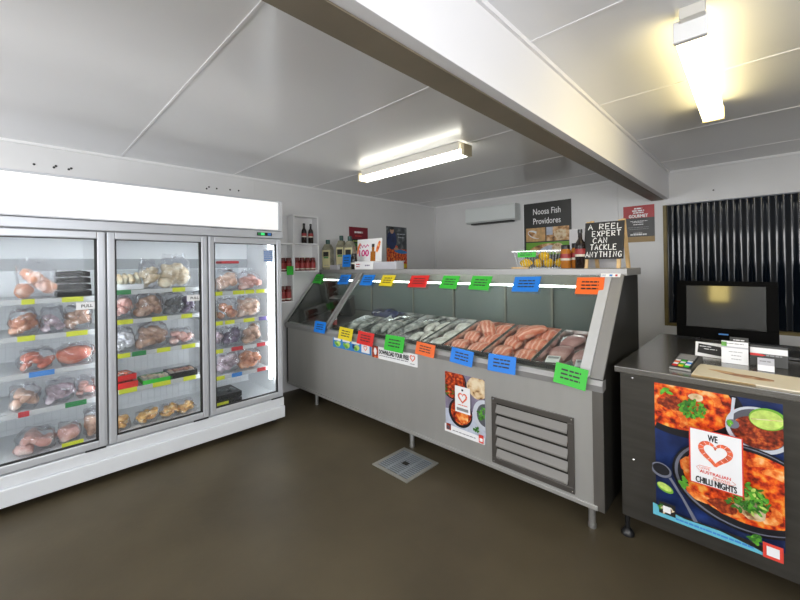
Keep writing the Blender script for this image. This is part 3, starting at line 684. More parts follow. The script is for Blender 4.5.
def bottle(lb, x, y, z, h, r, group=None, name='sauce_bottle', glassm=None, lab=None):
    t = thing(name, lb, 'bottle', (x, y, z), group=group)
    b = MB(); b.lathe([(r * .9, .001), (r, .006), (r, h * .56), (r * .85, h * .66), (r * .42, h * .76), (r * .38, h * .90)], seg=16); b.build('glass', glassm or M['bottleblk'], t, world=False, smooth=50)
    b = MB(); b.lathe([(r * .46, h * .90), (r * .46, h)], seg=14); b.build('cap', M['capblk'], t, world=False, smooth=50)
    b = MB(); b.lathe([(r * 1.01, h * .30), (r * 1.02, h * .36)], seg=16, mi=1); b.lathe([(r * 1.01, h * .36), (r * 1.01, h * .50)], seg=16); b.build('label', [lab or M['lblred'], M['lblwhite']], t, world=False, smooth=50)
    return t
def jar(lb, x, y, z, h, r, group=None, body=None, lid=None, lab=None):
    t = thing('sauce_jar', lb, 'jar', (x, y, z), group=group)
    b = MB(); b.lathe([(r * .9, .001), (r, .006), (r, h * .74), (r * .8, h * .82)], seg=18); b.build('glass', body or M['jarred'], t, world=False, smooth=50)
    b = MB(); b.lathe([(r * .84, h * .82), (r * .86, h * .98), (r * .8, h)], seg=18); b.build('lid', lid or M['capred'], t, world=False, smooth=50)
    b = MB(); z0 = .10 if body is None else .34; b.lathe([(r * 1.012, h * z0), (r * 1.012, h * (z0 + .09))], seg=18, mi=1); b.lathe([(r * 1.012, h * (z0 + .09)), (r * 1.012, h * .62)], seg=18, mi=0); b.build('label', [lab or M['lblred'], M['lblwhite']], t, world=False, smooth=50)
    return t
sz = th / 2 + .0008
bottle('left of the two black sauce bottles in the top cubby of the wall shelf', -3.91, 2.385, 1.72 + sz, .235, .031, 'bottles on the wall shelf')
bottle('right of the two black sauce bottles in the top cubby of the wall shelf', -3.91, 2.475, 1.72 + sz, .235, .031, 'bottles on the wall shelf')
for k, w in enumerate(('leftmost', 'second', 'third', 'rightmost')): jar('%s jar of the four in the lower right wall cubby' % w + (' from the left' if w in ('second', 'third') else ''), -3.905, 2.278 + k * .072, 1.395 + sz, .155, .0335, 'jars on the wall shelf')
for k in range(3): jar(['jar furthest left in the upper left wall cubby', 'middle jar in the upper left wall cubby', 'jar furthest right in the upper left wall cubby'][k], -3.905, 2.03 + k * .072, 1.39 + sz, .155, .0335, 'jars on the wall shelf')
for k in range(2): jar(['left jar in the lowest wall cubby beside the freezer', 'right jar in the lowest wall cubby beside the freezer'][k], -3.905, 2.09 + k * .075, 1.055 + sz, .17, .035, 'jars on the wall shelf', lab=M['lblred'])
b = MB(); b.box(-3.8685, -3.862, 2.13, 2.212, 1.36, 1.46, 0, .001); o = b.build('shelf_tag', M['green'], org=(-3.87, 2.17, 1.35)); tag(o, 'small bright green price tag on the left wall shelf edge', 'tag')

# ------------------------------------------------------------------ fish display counter
KX0, KX1, KY0, KY1 = -3.93, -.619, 2.152, 2.93
t = thing('display_case', 'long stainless steel fish display counter with sloping glass front', 'display counter', (-2.3, 2.54, 0))
b = MB(); b.box(KX0 + .03, KX1 - .035, KY0, KY1 - .01, .13, .775)
b.box(KX0 + .03, KX1 - .035, KY0 - .012, KY0, .13, .155, 0, .003); b.box(KX1 - .055, KX1 - .002, KY0 - .004, KY0 + .03, .13, .80, 1)
# joint lines in the front panels
b.build('base_cabinet', [M['front'], M['steel_dk']], t)
prof = [(KY0, .13), (KY0, .80), (2.16, .83), (2.605, 1.363), (KY1, 1.363), (KY1, .13)]
for a, c in ((KX1 - .034, KX1), (KX0, KX0 + .028)):
    b = MB(); b.prism(prof, lambda p, q: (q, p[0], p[1]), a, c); o = b.build('end_panel', M['dark'], t); o['label'] = 'dark end panel'
def slope(x0, x1, off=0.0, th_=.012, mi=0, b=None, y0=2.150, z0=.825, y1=2.60, z1=1.365):
    dy, dz = y1 - y0, z1 - z0; l = math.hypot(dy, dz); ny, nz = -dz / l, dy / l
    pts = [(y0 + ny * off, z0 + nz * off), (y1 + ny * off, z1 + nz * off), (y1 + ny * (off + th_), z1 + nz * (off + th_)), (y0 + ny * (off + th_), z0 + nz * (off + th_))]
    b.prism(pts, lambda p, q: (q, p[0], p[1]), x0, x1, mi)
b = MB(); slope(KX1 - .062, KX1, 0, .014, 0, b); b.build('corner_trim', M['sillsteel'], t)
b = MB(); slope(KX1 - .118, KX1 - .064, 0, .020, 0, b); o = b.build('glass_frame', M['aluw'], t)
b = MB(); slope(-3.175, -3.140, 0, .016, 0, b); slope(-3.128, -3.093, 0, .016, 0, b); b.build('mullion', M['sillsteel'], t)
b = MB(); slope(KX0, KX0 + .04, 0, .016, 0, b); b.build('end_trim', M['steel'], t)
b = MB(); slope(KX0 + .04, KX0 + .055, .001, .012, 0, b); b.build('seal', M['gasket'], t)
for x0, x1 in ((KX0 + .056, -3.176), (-3.092, KX1 - .119)):
    b = MB(); slope(x0, x1, .004, .005, 0, b); b.build('front_glass', M['glass'], t)
b = MB(); b.prism([(KY0 - .014, .765), (KY0 - .022, .80), (KY0 - .010, .826), (2.19, .826), (2.19, .775), (KY0, .765)], lambda p, q: (q, p[0], p[1]), KX0, KX1 + .001)
b.build('sill', M['sillsteel'], t)
b = MB(); b.box(-3.09, KX1 - .12, KY0 + .036, KY0 + .05, .826, .850); b.build('dark_lip', M['dark'], t)
# top hood with its fascia
b = MB(); b.box(KX0 - .01, KX1 + .012, 2.608, 2.965, 1.366, 1.411, 0, .003); b.build('top_shelf', M['sillsteel'], t)
b = MB(); b.prism([(2.562, 1.300), (2.580, 1.300), (2.625, 1.366), (2.607, 1.366)], lambda p, q: (q, p[0], p[1]), KX0 + .03, KX1 - .036); b.build('fascia', M['front'], t)
b = MB(); b.tube([(-3.85, 2.618, 1.296), (-3.20, 2.618, 1.296)], .014, 10); b.build('light_tube', M['casetube'], t, smooth=60)
b = MB(); b.tube([(-3.05, 2.618, 1.296), (-.78, 2.618, 1.296)], .014, 10); b.build('light_tube', M['casetube'], t, smooth=60)
# deck and back sliding doors
dk = lambda y: .80 + (y - 2.25) * .245
b = MB(); b.prism([(2.20, dk(2.20) - .02), (2.84, dk(2.84) - .02), (2.84, dk(2.84) - .026), (2.20, dk(2.20) - .026)], lambda p, q: (q, p[0], p[1]), KX0 + .03, KX1 - .036); b.build('deck', M['steel_dk'], t)
M['backdoor'] = mat('smoky_sliding_door', (0.10, 0.12, 0.112), .14, spec=.6)
M['stile'] = mat('dull_bronze_stile', (.16, .155, .13), .4, .4)
xs = [KX0 + .03, -3.25, -2.60, -2.09, -1.555, -1.165, KX1 - .036]
for k in range(6):
    b = MB(); yb = 2.865 + .012 * (k % 2); b.box(xs[k], xs[k + 1], yb, yb + .008, .93, 1.36); d_ = b.build('sliding_door', M['backdoor'], t)
    b = MB(); b.box(xs[k + 1] - .016, xs[k + 1], 2.852, 2.864, .93, 1.36); b.build('door_stile', M['stile'], d_)
b = MB(); b.box(KX0 + .03, KX1 - .036, KY1 - .03, KY1 - .012, .775, 1.363); b.build('back_panel', M['dark'], t)
for x in (-3.40, -2.04, -.70):
    for y in (2.20, 2.86):
        b = MB(); b.lathe([(.021, 0), (.021, .02), (.019, .022), (.019, .131)], (x, y, 0), 14); b.build('leg', M['steel'], t, smooth=40)
# ventilation grille
b = MB(); x0, x1, z0, z1, f = -1.282, -.770, .170, .592, .034
for a in ((x0, x1, z1 - f, z1), (x0, x1, z0, z0 + f), (x0, x0 + f, z0 + f, z1 - f), (x1 - f, x1, z0 + f, z1 - f)): b.box(a[0], a[1], KY0 - .012, KY0 - .0005, a[2], a[3], 0, .002)
for x in (x0 + .012, x1 - .012):
    for z in (z0 + .012, z1 - .012): b.lathe([(.005, 0), (.003, .003)], seg=8, mi=1, m=Matrix.Translation((x, KY0 - .012, z)) @ Matrix.Rotation(PI / 2, 4, 'X'))
M['louvre'] = mat('grey_louvre_paint', (.20, .19, .175), .45); M['ventframe'] = mat('dark_steel_frame', (.12, .11, .10), .35, .6)
g = b.build('vent_grille', [M['ventframe'], M['chrome']], t)
b = MB(); b.box(x0 + f, x1 - f, KY0 - .002, KY0 - .0008, z0 + f, z1 - f); b.build('backing', M['dark'], g)
for k in range(5):
    zz = z0 + f + (z1 - z0 - 2 * f) * (k + .5) / 5; hh = (z1 - z0 - 2 * f) / 5
    b = MB(); b.prism([(KY0 - .0025, zz + hh * .36), (KY0 - .022, zz - hh * .22), (KY0 - .022, zz - hh * .34), (KY0 - .019, zz - hh * .34), (KY0 - .0025, zz + hh * .28)], lambda p, q: (q, p[0], p[1]), x0 + f, x1 - f); b.build('louvre', M['louvre'], g)
# small rating plate at the upper right of the glass
a = Art((KX1 - .118, 2.555, 1.345), (1, 0, 0), (0, .64, .77), .001); a.o += a.n * .022; a.base(.11, .028, M['prwhite']); a.rect(.01, .006, .03, .02, M['prcloth']); a.rect(.05, .006, .066, .02, M['tagblue']); a.rect(.082, .006, .094, .02, M['tagred'])
o = a.build('rating_plate', t); o['label'] = 'small white sticker with blue and red marks'

# stickers on its front
FRONT = KY0 - .0008
def on_front(x, z, th_=.0008): return Art((x, KY0 - .0004, z), (1, 0, 0), (0, 0, 1), th_)
a = on_front(-3.028, .668); a.base(.560, .092, M['prblue'])
for k in range(4):
    u = .015 + k * .14
    a.rect(u, .070, u + .11, .091, M['prwhite'])
    if k < 3:
        a.ell(u + .07, .038, .042, .026, M['lime'], 20, .3); a.ell(u + .055, .03, .028, .016, M['leaf'], 16, -.4); a.ell(u + .025, .045, .016, .02, M['navy' if k == 2 else 'limeskin'], 12)
    else: a.rect(u, .012, u + .11, .091, M['prwhite']); a.heart(u + .055, .052, .05, M['prorange'])
o = a.build('sticker'); tag(o, 'blue sticker strip with green drawings under the yellow and red tags', 'sticker')
a = on_front(-2.452, .660); a.base(.525, .104, M['prwhite']); a.rect(0, 0, .078, .104, M['curryred']); a.ell(.04, .055, .018, .032, M['prwhite'], 14)
a.text('DOWNLOAD YOUR FREE', .262, .060, .034, M['ink'], width=.345, bold=.0022); a.lines(.09, .43, .026, .007, M['ink2'], 4, 9); a.heart(.475, .062, .055, M['prorange'])
a.lines(.45, .50, .016, .006, M['ink2'], 2, 3); o = a.build('sticker'); tag(o, 'white DOWNLOAD YOUR FREE banner sticker below the lower green tag', 'sticker')
# small food poster
a = on_front(-1.662, .262); w, h = .328, .424; a.base(w, h, M['prcloth'])
a.clip([(0, .16), (0, .424), (w, .424), (w, .20), (.2, .18)], M['prviolet'])
a.ell(.07, .35, .115, .115, M['panblk'], 30); a.ell(.07, .35, .105, .105, M['curryred'], 30, wob=.02); a.leaves(.04, .29, .05, .04, 8, .012, [M['leafdk']], 2)
a.ell(.27, .36, .08, .075, M['naan'], 24, wob=.03); a.ell(.13, .155, .10, .10, M['panblk'], 30); a.ell(.135, .16, .085, .085, M['curryred'], 30, wob=.02, seed=3); a.ell(.15, .14, .05, .05, M['prawn'], 20, wob=.05)
a.ell(.325, .19, .09, .10, M['bowlw'], 30); a.ell(.33, .19, .065, .075, M['bowldk'], 30); a.leaves(.31, .19, .03, .05, 22, .014, [M['leaf'], M['leafdk']], 5)
a.leaves(.27, .085, .03, .015, 10, .012, [M['leafdk']], 6); a.poly([(0, 0), (w, 0), (w, .045), (0, .055)], M['prwhite']); a.rect(.015, .015, .055, .06, M['curryred']); a.rect(.022, .018, .045, .045, M['bowldk'])
a.rect(w - .045, .004, w - .008, .058, M['prred']); a.rect(w - .038, .014, w - .015, .036, M['prwhite']); a.lines(.07, .26, .02, .006, M['ink2'], 5, 8)
a.rect(.095, .165, .220, .345, M['prwhite']); a.rect(.15, .315, .165, .328, M['ink']); a.heart(.158, .265, .075, M['prorange'], M['prwhite']); a.lines(.12, .20, .215, .006, M['prorange'], 1, 5); a.rect(.11, .178, .205, .198, M['ink2'])
o = a.build('food_poster'); tag(o, 'small curry food poster on the counter front left of the vent grille', 'poster')

# ------------------------------------------------------------------ price tags
def card(lb, x, z, w, h, mname, where, rz=0.0, tl=0.0, ry=0.0, y=None, group='coloured price tags on the fish counter'):
    m = M[mname]
    a = Art((-w / 2, 0, -h / 2), (1, 0, 0), (0, 0, 1), .0025); a.base(w, h, m)
    for k in range(3): a.lines(w * .2, w * .82, h * (.68 - k * .2), h * .085, M['ink'], int(abs(x) * 100) + k, 3)
    t = thing('price_tag', lb, 'price tag', (x, y, z), group=group, rot=(tl, ry, rz))
    ORG[t.name] = Vector((0, 0, 0)); o = a.build('card', t)
    b = MB(); b.box(-.012, .012, .001, .020, h / 2 - .03, h / 2 - .010, 0, .001); b.build('clip', M['clear'], t, world=False)
    return t
for px, X, mn, w, lb in ((318, -3.85, 'green', .18, 'green price tag at the far left of the upper row'), (345, -3.34, 'blue', .19, 'blue price tag over the left glass panel, upper row'), (371, -2.95, 'blue', .20, 'blue price tag just right of the mullion, upper row'),
                     (388, -2.655, 'yellow', .20, 'yellow price tag in the upper row'), (419, -2.25, 'red', .235, 'red price tag in the upper row'), (450, -1.905, 'green', .185, 'green price tag next to the red one in the upper row'),
                     (480, -1.61, 'green', .195, 'green price tag left of the big blue one, upper row'), (525, -1.235, 'blue', .21, 'large blue price tag at the right of the upper row'), (587, -.815, 'orange', .17, 'orange price tag at the right end of the upper row')):
    card(lb, X + .022, 1.304, w * .95, .120, mn, 'up', rz=rnd.uniform(-.06, .06), tl=-.55, ry=rnd.uniform(-.03, .03), y=2.518)
for px, X, Z, mn, w, h, lb, ry in ((322, -3.215, .835, 'blue', .20, .12, 'blue price tag on the sill left of the mullion', 0), (346, -2.80, .815, 'yellow', .21, .12, 'yellow price tag on the sill', .03), (365, -2.52, .808, 'red', .22, .12, 'red price tag on the sill next to the yellow one', .03),
                                (394, -2.165, .812, 'green', .225, .135, 'green price tag on the sill above the white banner', 0), (425, -1.84, .812, 'orange', .19, .10, 'orange price tag on the sill', .05), (461, -1.515, .810, 'blue', .19, .11, 'blue price tag on the sill above the small food poster', .06),
                                (500, -1.215, .815, 'blue', .20, .115, 'blue price tag on the sill above the vent grille', -.02), (567, -.80, .82, 'green', .18, .12, 'green price tag at the right end of the sill', .10)):
    card(lb, X + .030, Z + .012, w * .95, h * .92, mn, 'low', rz=0, tl=-.22, ry=ry, y=2.108)

# ------------------------------------------------------------------ fish in the case
AN = math.atan(.245)
def deckm(x, y, lift=0.0): return (x, y, dk(y) - .0185 + lift)
def steeltray(lb, x0, x1, fill, y0=2.27, y1=2.80, deep=.055, cat='tray'):
    w, d = x1 - x0 - .008, (y1 - y0) / math.cos(AN); cx, cy = (x0 + x1) / 2, (y0 + y1) / 2
    t = thing('steel_tray', lb, cat, deckm(cx, cy), rot=(AN, 0, 0), group='steel trays in the fish counter')
    b = MB(); b.box(-w / 2 + .01, w / 2 - .01, -d / 2 + .01, d / 2 - .01, 0, .003)
    for s in (-1, 1):
        b.prism([(s * (w / 2 - .014), 0), (s * (w / 2 - .006), deep), (s * w / 2, deep), (s * w / 2, deep - .003), (s * (w / 2 - .008), 0)], lambda p, q: (p[0], q, p[1]), -d / 2 + .01, d / 2 - .01)
        b.prism([(s * (d / 2 - .014), 0), (s * (d / 2 - .006), deep), (s * d / 2, deep), (s * d / 2, deep - .003), (s * (d / 2 - .008), 0)], lambda p, q: (q, p[0], p[1]), -w / 2 + .01, w / 2 - .01)
    b.build('tray', M['chrome'], t, world=False)
    return cx, cy, w, d
RT = Matrix.Rotation(AN, 4, 'X')
def place(name, lb, cat, tr, u, v, hgt, rz, group, mesh_parts):
    cx, cy, w, d = tr
    p = Vector(deckm(cx, cy)) + RT @ Vector((u * w / 2, v * d / 2, hgt))
    t = thing(name, lb, cat, p, group=group); t.rotation_euler = (RT @ Matrix.Rotation(rz, 4, 'Z')).to_euler()
    for nm, mb, mt in mesh_parts: mb.build(nm, mt, t, world=False, smooth=60)
    return t
def fillet(l, w, h, seed):
    b = MB(); n = 14; rings = []
    for i in range(n + 1):
        s = i / n; ww = w * (.55 + .45 * math.sin(PI * (.10 + .82 * s)) ** .8); hh = h * (.35 + .65 * math.sin(PI * (.1 + .75 * s))); ring = []
        for k in range(12):
            a = 2 * PI * k / 12; z = max(0, hh * .5 + hh * .62 * math.sin(a)); x = ww / 2 * math.copysign(abs(math.cos(a)) ** .7, math.cos(a))
            nz = .004 * mnoise.noise(Vector((x * 30, s * 9, seed)))
            ring.append(b.bm.verts.new((x + .012 * math.sin(s * 3 + seed), (s - .5) * l, z + nz * (z > .002))))
        rings.append(ring)
    for i in range(n):
        for k in range(12): b._f([rings[i][k], rings[i][(k + 1) % 12], rings[i + 1][(k + 1) % 12], rings[i + 1][k]], 0)
    b._f(rings[0][::-1], 0); b._f(rings[-1], 0)
    return b
def wholefish(l, w, h, seed):
    b = MB(); n = 18; rings = []
    for i in range(n + 1):
        s = i / n; r = (math.sin(PI * min(1, s ** .62)) ** .75 * (1 - .35 * s) + .10 * (s > .8)) if 0 < s < 1 else .05; r = max(r, .06); ring = []
        for k in range(14):
            a = 2 * PI * k / 14; ring.append(b.bm.verts.new((w / 2 * r * math.cos(a) + .02 * math.sin(s * 2.5 + seed), (s - .5) * l, max(0.0, h * .5 * r * (1 + math.sin(a)) * 1.0))))
        rings.append(ring)
    for i in range(n):
        for k in range(14): b._f([rings[i][k], rings[i][(k + 1) % 14], rings[i + 1][(k + 1) % 14], rings[i + 1][k]], 0)
    b._f(rings[0][::-1], 0); b._f(rings[-1], 0)
    f = MB(); x = .02 * math.sin(2.5 + seed)
    f.prism([(x - .006, l * .47), (x - w * .42, l * .63), (x - w * .05, l * .57), (x + w * .42, l * .63), (x + .006, l * .47)], lambda p, q: (p[0], p[1], q), .012, .017)
    f.prism([(w * .30, -l * .12), (w * .58, -l * .05), (w * .52, l * .14), (w * .28, l * .18)], lambda p, q: (p[0], p[1], q), h * .25, h * .25 + .004)
    e = MB(); e.lathe([(.009, 0), (.007, .003)], (w * .10, -l * .42, h * .62), 10)
    return [('body', b, M['silver']), ('fin', f, M['finmat']), ('eye', e, M['black'])]
T1 = steeltray('steel tray with whole silver fish nearest the mullion', -3.08, -2.76, 0, 2.26, 2.62)
T2 = steeltray('second steel tray from the mullion, with whole fish', -2.755, -2.38, 0)
T3 = steeltray('third steel tray from the mullion, with pale squid and fish', -2.375, -1.985, 0)
T4 = steeltray('steel tray of white fish left of the salmon', -1.98, -1.775, 0)
T5 = steeltray('steel tray holding the left batch of salmon fillets', -1.77, -1.425, 0)
T6 = steeltray('steel tray holding the right batch of salmon fillets', -1.42, -1.06, 0)
T7 = steeltray('steel tray with pink meat and white labels at the right end', -1.055, -.72, 0)
gf = 'whole silver fish in the case'
for tr, nm, poss in ((T1, 'mullion tray', ((-.45, 0), (.35, .05))), (T2, 'second tray', ((-.62, -.1), (-.12, .1), (.45, 0)))):
    wd = ['left', 'right'] if len(poss) == 2 else ['left', 'middle', 'right']
    for k, (u, v) in enumerate(poss): place('whole_fish', '%s whole silver fish in the %s' % (wd[k], nm), 'fish', tr, u, v, .0075, rnd.uniform(-.08, .08), gf, wholefish(.27 if tr is T1 else .36, .086, .07, k))
place('whole_fish', 'long grey fish lying in the third tray beside the squid', 'fish', T3, -.6, .25, .0075, -.2, gf, wholefish(.34, .10, .07, 5))
for k, (u, v) in enumerate(((.12, -.55), (.66, -.40), (.12, .30), (.66, .42))):
    place('squid_tube', 'pale squid piece, %s in the third tray' % ('front left', 'front right', 'back left', 'back right')[k], 'squid', T3, u, v, .0035, rnd.uniform(-.12, .12), 'squid pieces in the third tray', [('flesh', fillet(.19, .082, .036, 20 + k), M['whitefish'])])
for k, (u, v) in enumerate(((-.06, -.70), (.06, 0), (-.04, .70))):
    place('white_fillet', 'white fish fillet, %s in the tray left of the salmon' % ('nearest the glass', 'in the middle', 'furthest back')[k], 'fish fillet', T4, u, v * .85, .0035 , rnd.uniform(-.1, .1), 'white fillets', [('flesh', fillet(.15, .135, .036, 30 + k), M['whitefish'])])
def salmon(tr, wd, spots):
    for k, (u, v, hgt, rz, l, w) in enumerate(spots):
        place('salmon_fillet', 'salmon fillet, %s in the %s salmon tray' % (('front left', 'front right', 'middle left', 'middle right', 'back left', 'back right', 'on top')[k], wd), 'salmon fillet', tr, u, v, hgt, rz, 'salmon fillets', [('flesh', fillet(l, w, .05, 40 + k * 3 + u), M['salmon'])])
SPOTS = ((-.47, -.64, .004, .06, .165, .135), (.47, -.62, .004, -.08, .165, .135), (-.47, .02, .004, .10, .165, .14), (.47, .04, .004, -.05, .165, .14), (-.47, .68, .004, .0, .165, .14), (.47, .68, .004, -.06, .165, .14), (.05, .36, .056, .55, .25, .12))
salmon(T5, 'left', SPOTS); salmon(T6, 'right', tuple((u, v, h, -r_, l, w * .97) for u, v, h, r_, l, w in SPOTS))
for k, (u, v) in enumerate(((-.46, -.12), (.46, -.10), (-.46, .60), (.46, .60))):
    place('pink_fillet', 'pink fish piece, %s in the right end tray' % ('front left', 'front right', 'back left', 'back right')[k], 'fish fillet', T7, u, v, .004, rnd.uniform(-.05, .05), 'pink pieces', [('flesh', fillet(.175, .13, .035, 60 + k), M['pinkmeat'])])
for k, (u, v, lb) in enumerate(((-.45, -.68, 'white label card at the front left of the right end tray'), (.62, -.66, 'white label card at the front right of the right end tray'))):
    b = MB(); b.box(-.04, .04, -.045, .045, 0, .002); c = MB(); c.box(-.032, .032, .006, .034, .002, .0025)
    place('label_card', lb, 'card', T7, u, v, .042, .2, 'label cards in the right end tray', [('card', b, M['paper']), ('print', c, M['ink2'])])
# blue-black shellfish bag behind the first trays and the jar and reflection stand-in in the left compartment
p = deckm(-2.89, 2.73)
t = thing('mussel_bag', 'blue black bag of shellfish at the back of the case near the mullion', 'bag of shellfish', p, rot=(AN, 0, .1)); b = MB()
b.lump((0, 0, .045), .17, .075, .045, .7, .02, 18, 3, 0, 20, 12, None, .001); b.build('bag', M['mussel'], t, world=False, smooth=60)
t = thing('small_jar', 'small jar with white lid and red contents in the left compartment', 'jar', deckm(-3.34, 2.40, .001)); b = MB(); b.lathe([(.026, 0), (.028, .05), (.022, .056)], seg=16); b.build('glass', M['lblred'], t, world=False, smooth=50)
b = MB(); b.lathe([(.024, .056), (.024, .074)], seg=16); b.build('lid', M['white'], t, world=False, smooth=50)
t = thing('reflection_box', 'dark box standing in for glass reflections in the left compartment of the counter', 'box', deckm(-3.50, 2.64, .013), rot=(AN, 0, .5)); b = MB(); b.box(-.13, .13, -.06, .06, 0, .20, 0, .006); b.build('body', M['dark'], t, world=False)  # dark box put in place of dark reflections on the case glass
b = MB(); b.box(-.135, .135, -.065, .065, .20, .215, 0, .004); b.build('rim', M['dark'], t, world=False)

# ------------------------------------------------------------------ things on top of the counter
TZ = 1.4118
def oilpack(lb, x, y, h, w, gr):
    t = thing('sauce_pouch', lb, 'bottle', (x, y, TZ), rz=.35, group=gr)
    b = MB(); b.box(-w / 2, w / 2, -w * .32, w * .32, 0, h * .70, 0, .008); b.prism([(-w / 2, h * .70), (w / 2, h * .70), (w * .22, h * .86), (-w * .22, h * .86)], lambda p, q: (p[0], q, p[1]), -w * .28, w * .28); b.build('body', M['packglass'], t, world=False)
    b = MB(); b.lathe([(w * .21, h * .86), (w * .21, h), (w * .16, h + .004)], seg=14); b.build('cap', M['packcap'], t, world=False, smooth=50)
    a = Art((-w * .42, -w * .32 - .0008, h * .08), (1, 0, 0), (0, 0, 1), .0006); a.base(w * .84, h * .58, M['packcream']); a.rect(w * .10, h * .36, w * .72, h * .52, M['prblack']); a.rect(w * .14, h * .30, w * .70, h * .345, M['dkgreen']); a.lines(w * .14, w * .72, h * .06, h * .018, M['ink2'], 1, 3)
    ORG[t.name] = Vector((0, 0, 0)); a.build('label', t)
    return t
M['packcap'] = mat('dark_teal_cap', (.02, .07, .06), .4); M['packglass'] = mat('olive_bottle', (0.24, 0.23, 0.17), .2, var=.4, vscale=15); M['packcream'] = mat('cream_label', (0.55, 0.50, 0.28), .5)
oilpack('leftmost cream labelled bottle with green top on the counter', -3.83, 2.665, .36, .125, 'cream labelled bottles')
oilpack('middle cream labelled bottle with green top on the counter', -3.63, 2.72, .40, .115, 'cream labelled bottles')
oilpack('cream labelled bottle partly behind the blue card on the counter', -3.48, 2.73, .385, .12, 'cream labelled bottles')
a = Art((-3.52, 2.645, TZ + .03), (1, .08, 0), (0, .1, 1), .002); a.base(.135, .14, M['blue'])
for k in range(3): a.lines(.025, .11, .10 - k * .03, .01, M['ink'], k, 3)
o = a.build('price_card'); tag(o, 'blue price card leaning on a bottle on the counter top', 'card')
b = MB(); b.box(-3.74, -3.58, 2.625, 2.66, TZ, TZ + .055, 0, .003); o = b.build('small_box', M['papergrey'], org=(-3.66, 2.64, TZ)); tag(o, 'small pale box between the cream labelled bottles', 'box')
jar('small dark jar with pale label between the blue card and the white box', -3.325, 2.665, TZ, .18, .036, None, M['bottleblk'], M['capblk'], M['panblk'])
# white promotional card and its low box
a = Art((-3.43, 2.79, TZ + .001), (1, .05, 0), (0, .06, 1), .004); w, h = .40, .345; a.base(w, h, M['prwhite'])
a.strip([(.06 + .02 * math.sin(k), .245 - .0 + .03 * math.sin(k * 1.9)) for k in range(1)] + [(.03, .25), (.06, .285), (.09, .25), (.11, .28), (.14, .25), (.17, .28), (.19, .26)], .014, M['magenta'])
a.text('100', .115, .185, .07, M['magenta'], width=.16, bold=.004)
a.rect(.225, .07, .305, .20, M['jaramber']); a.rect(.225, .03, .305, .09, M['lblred']); a.rect(.245, .20, .285, .25, M['jaramber']); a.rect(.243, .25, .287, .285, M['prblack'])
a.strip([(.32, .19), (.345, .25), (.37, .31)], [.03, .045, .03], M['prawn']); a.strip([(.05, .30), (.02, .25), (.012, .18)], [.02, .03, .02], M['prawn'])
o = a.build('promotion_card'); tag(o, 'white sauce promotion card with red lettering and a bottle picture', 'sign')
t = thing('low_box', 'low white cardboard box in front of the sauce promotion card', 'box', (-3.0, 2.68, TZ)); b = MB(); b.box(-3.275, -2.97, 2.63, 2.75, TZ, TZ + .088, 0, .003); b.build('body', M['paper'], t)
a = Art((-3.265, 2.6295, TZ + .012), (1, 0, 0), (0, 0, 1), .0004); a.base(.29, .062, M['prwhite']); a.lines(.02, .09, .038, .012, M['deepred'], 1, 2); a.lines(.02, .08, .014, .010, M['deepred'], 2, 2); a.lines(.17, .25, .024, .014, M['prviolet'], 3, 2); a.build('print', t)
b = MB(); b.box(-2.965, -2.63, 2.64, 2.75, TZ, TZ + .078, 0, .003); o = b.build('low_box', M['papergrey'], org=(-2.80, 2.7, TZ)); tag(o, 'plain pale low box right of the printed white box', 'box')
# clear punnet of lemons
t = thing('lemon_punnet', 'clear ribbed plastic punnet of lemons on the right of the counter top', 'punnet', (-1.20, 2.78, TZ), rz=.15)
b = MB(); b.box(-.20, .18, -.10, .10, 0, .006)
for k in range(17):
    u = -.19 + k * .022; b.tube([(u * .85, -.085, .006), (u, -.10, .13)], .0022, 5); b.tube([(u * .85, .085, .006), (u, .10, .13)], .0022, 5)
b.box(-.205, .19, -.105, -.098, .125, .134); b.box(-.205, .19, .098, .105, .125, .134); b.box(-.205, -.198, -.098, .098, .125, .134); b.box(.183, .19, -.098, .098, .125, .134)
b.build('punnet', glass('ribbed_clear_plastic', (.9, .92, .92), .15, .06, haze=.28, hazecol=(.75, .78, .78)), t, world=False)
M['lemon'] = mat('lemon_peel', (0.72, 0.44, 0.006), .55, spec=.2, bump=.3, bscale=120)
for k, (u, v, z, lb) in enumerate(((-.12, -.03, .040, 'leftmost lemon in the clear punnet'), (-.04, .02, .040, 'lemon left of centre low in the punnet'), (.045, -.025, .040, 'lemon right of centre low in the punnet'), (.12, .02, .040, 'rightmost lemon in the clear punnet'), (.005, .0, .092, 'lemon on top in the clear punnet'))):
    p = Matrix.Rotation(.15, 4, 'Z') @ Vector((u, v, 0)); b = MB(); b.lathe([(.001, -.050), (.008, -.046), (.022, -.034), (.033, -.012), (.034, .008), (.026, .030), (.010, .044), (.005, .050), (.001, .051)], seg=16, m=Matrix.Rotation(PI / 2, 4, 'Y') @ Matrix.Scale(1, 4))
    o = b.build('lemon', M['lemon'], smooth=60, org=(0, 0, 0)); o.location = (-1.20 + p.x, 2.78 + p.y, TZ + z + .001); o.rotation_euler = (0, 0, rnd.uniform(0, 3)); tag(o, lb, 'lemon', 'lemons in the punnet')
a = Art((-1.345, 2.655, TZ + .085), (1, .15, 0), (0, .15, 1), .002); a.base(.135, .052, M['green']); a.lines(.02, .11, .03, .006, M['ink'], 1, 3); a.lines(.02, .11, .014, .006, M['ink'], 2, 3); o = a.build('price_card'); tag(o, 'bright green card on the front of the lemon punnet', 'card')
b = MB(); b.box(-1.385, -1.255, 2.635, 2.655, TZ, TZ + .012); o = b.build('wooden_strip', M['wood'], org=(-1.32, 2.65, TZ)); tag(o, 'thin wooden strip in front of the lemon punnet', 'strip')
jar('left of two sauce jars beside the tall bottle and the chalkboard', -1.005, 2.70, TZ, .165, .034, 'jars by the chalkboard', M['jaramber'], M['capblk'])
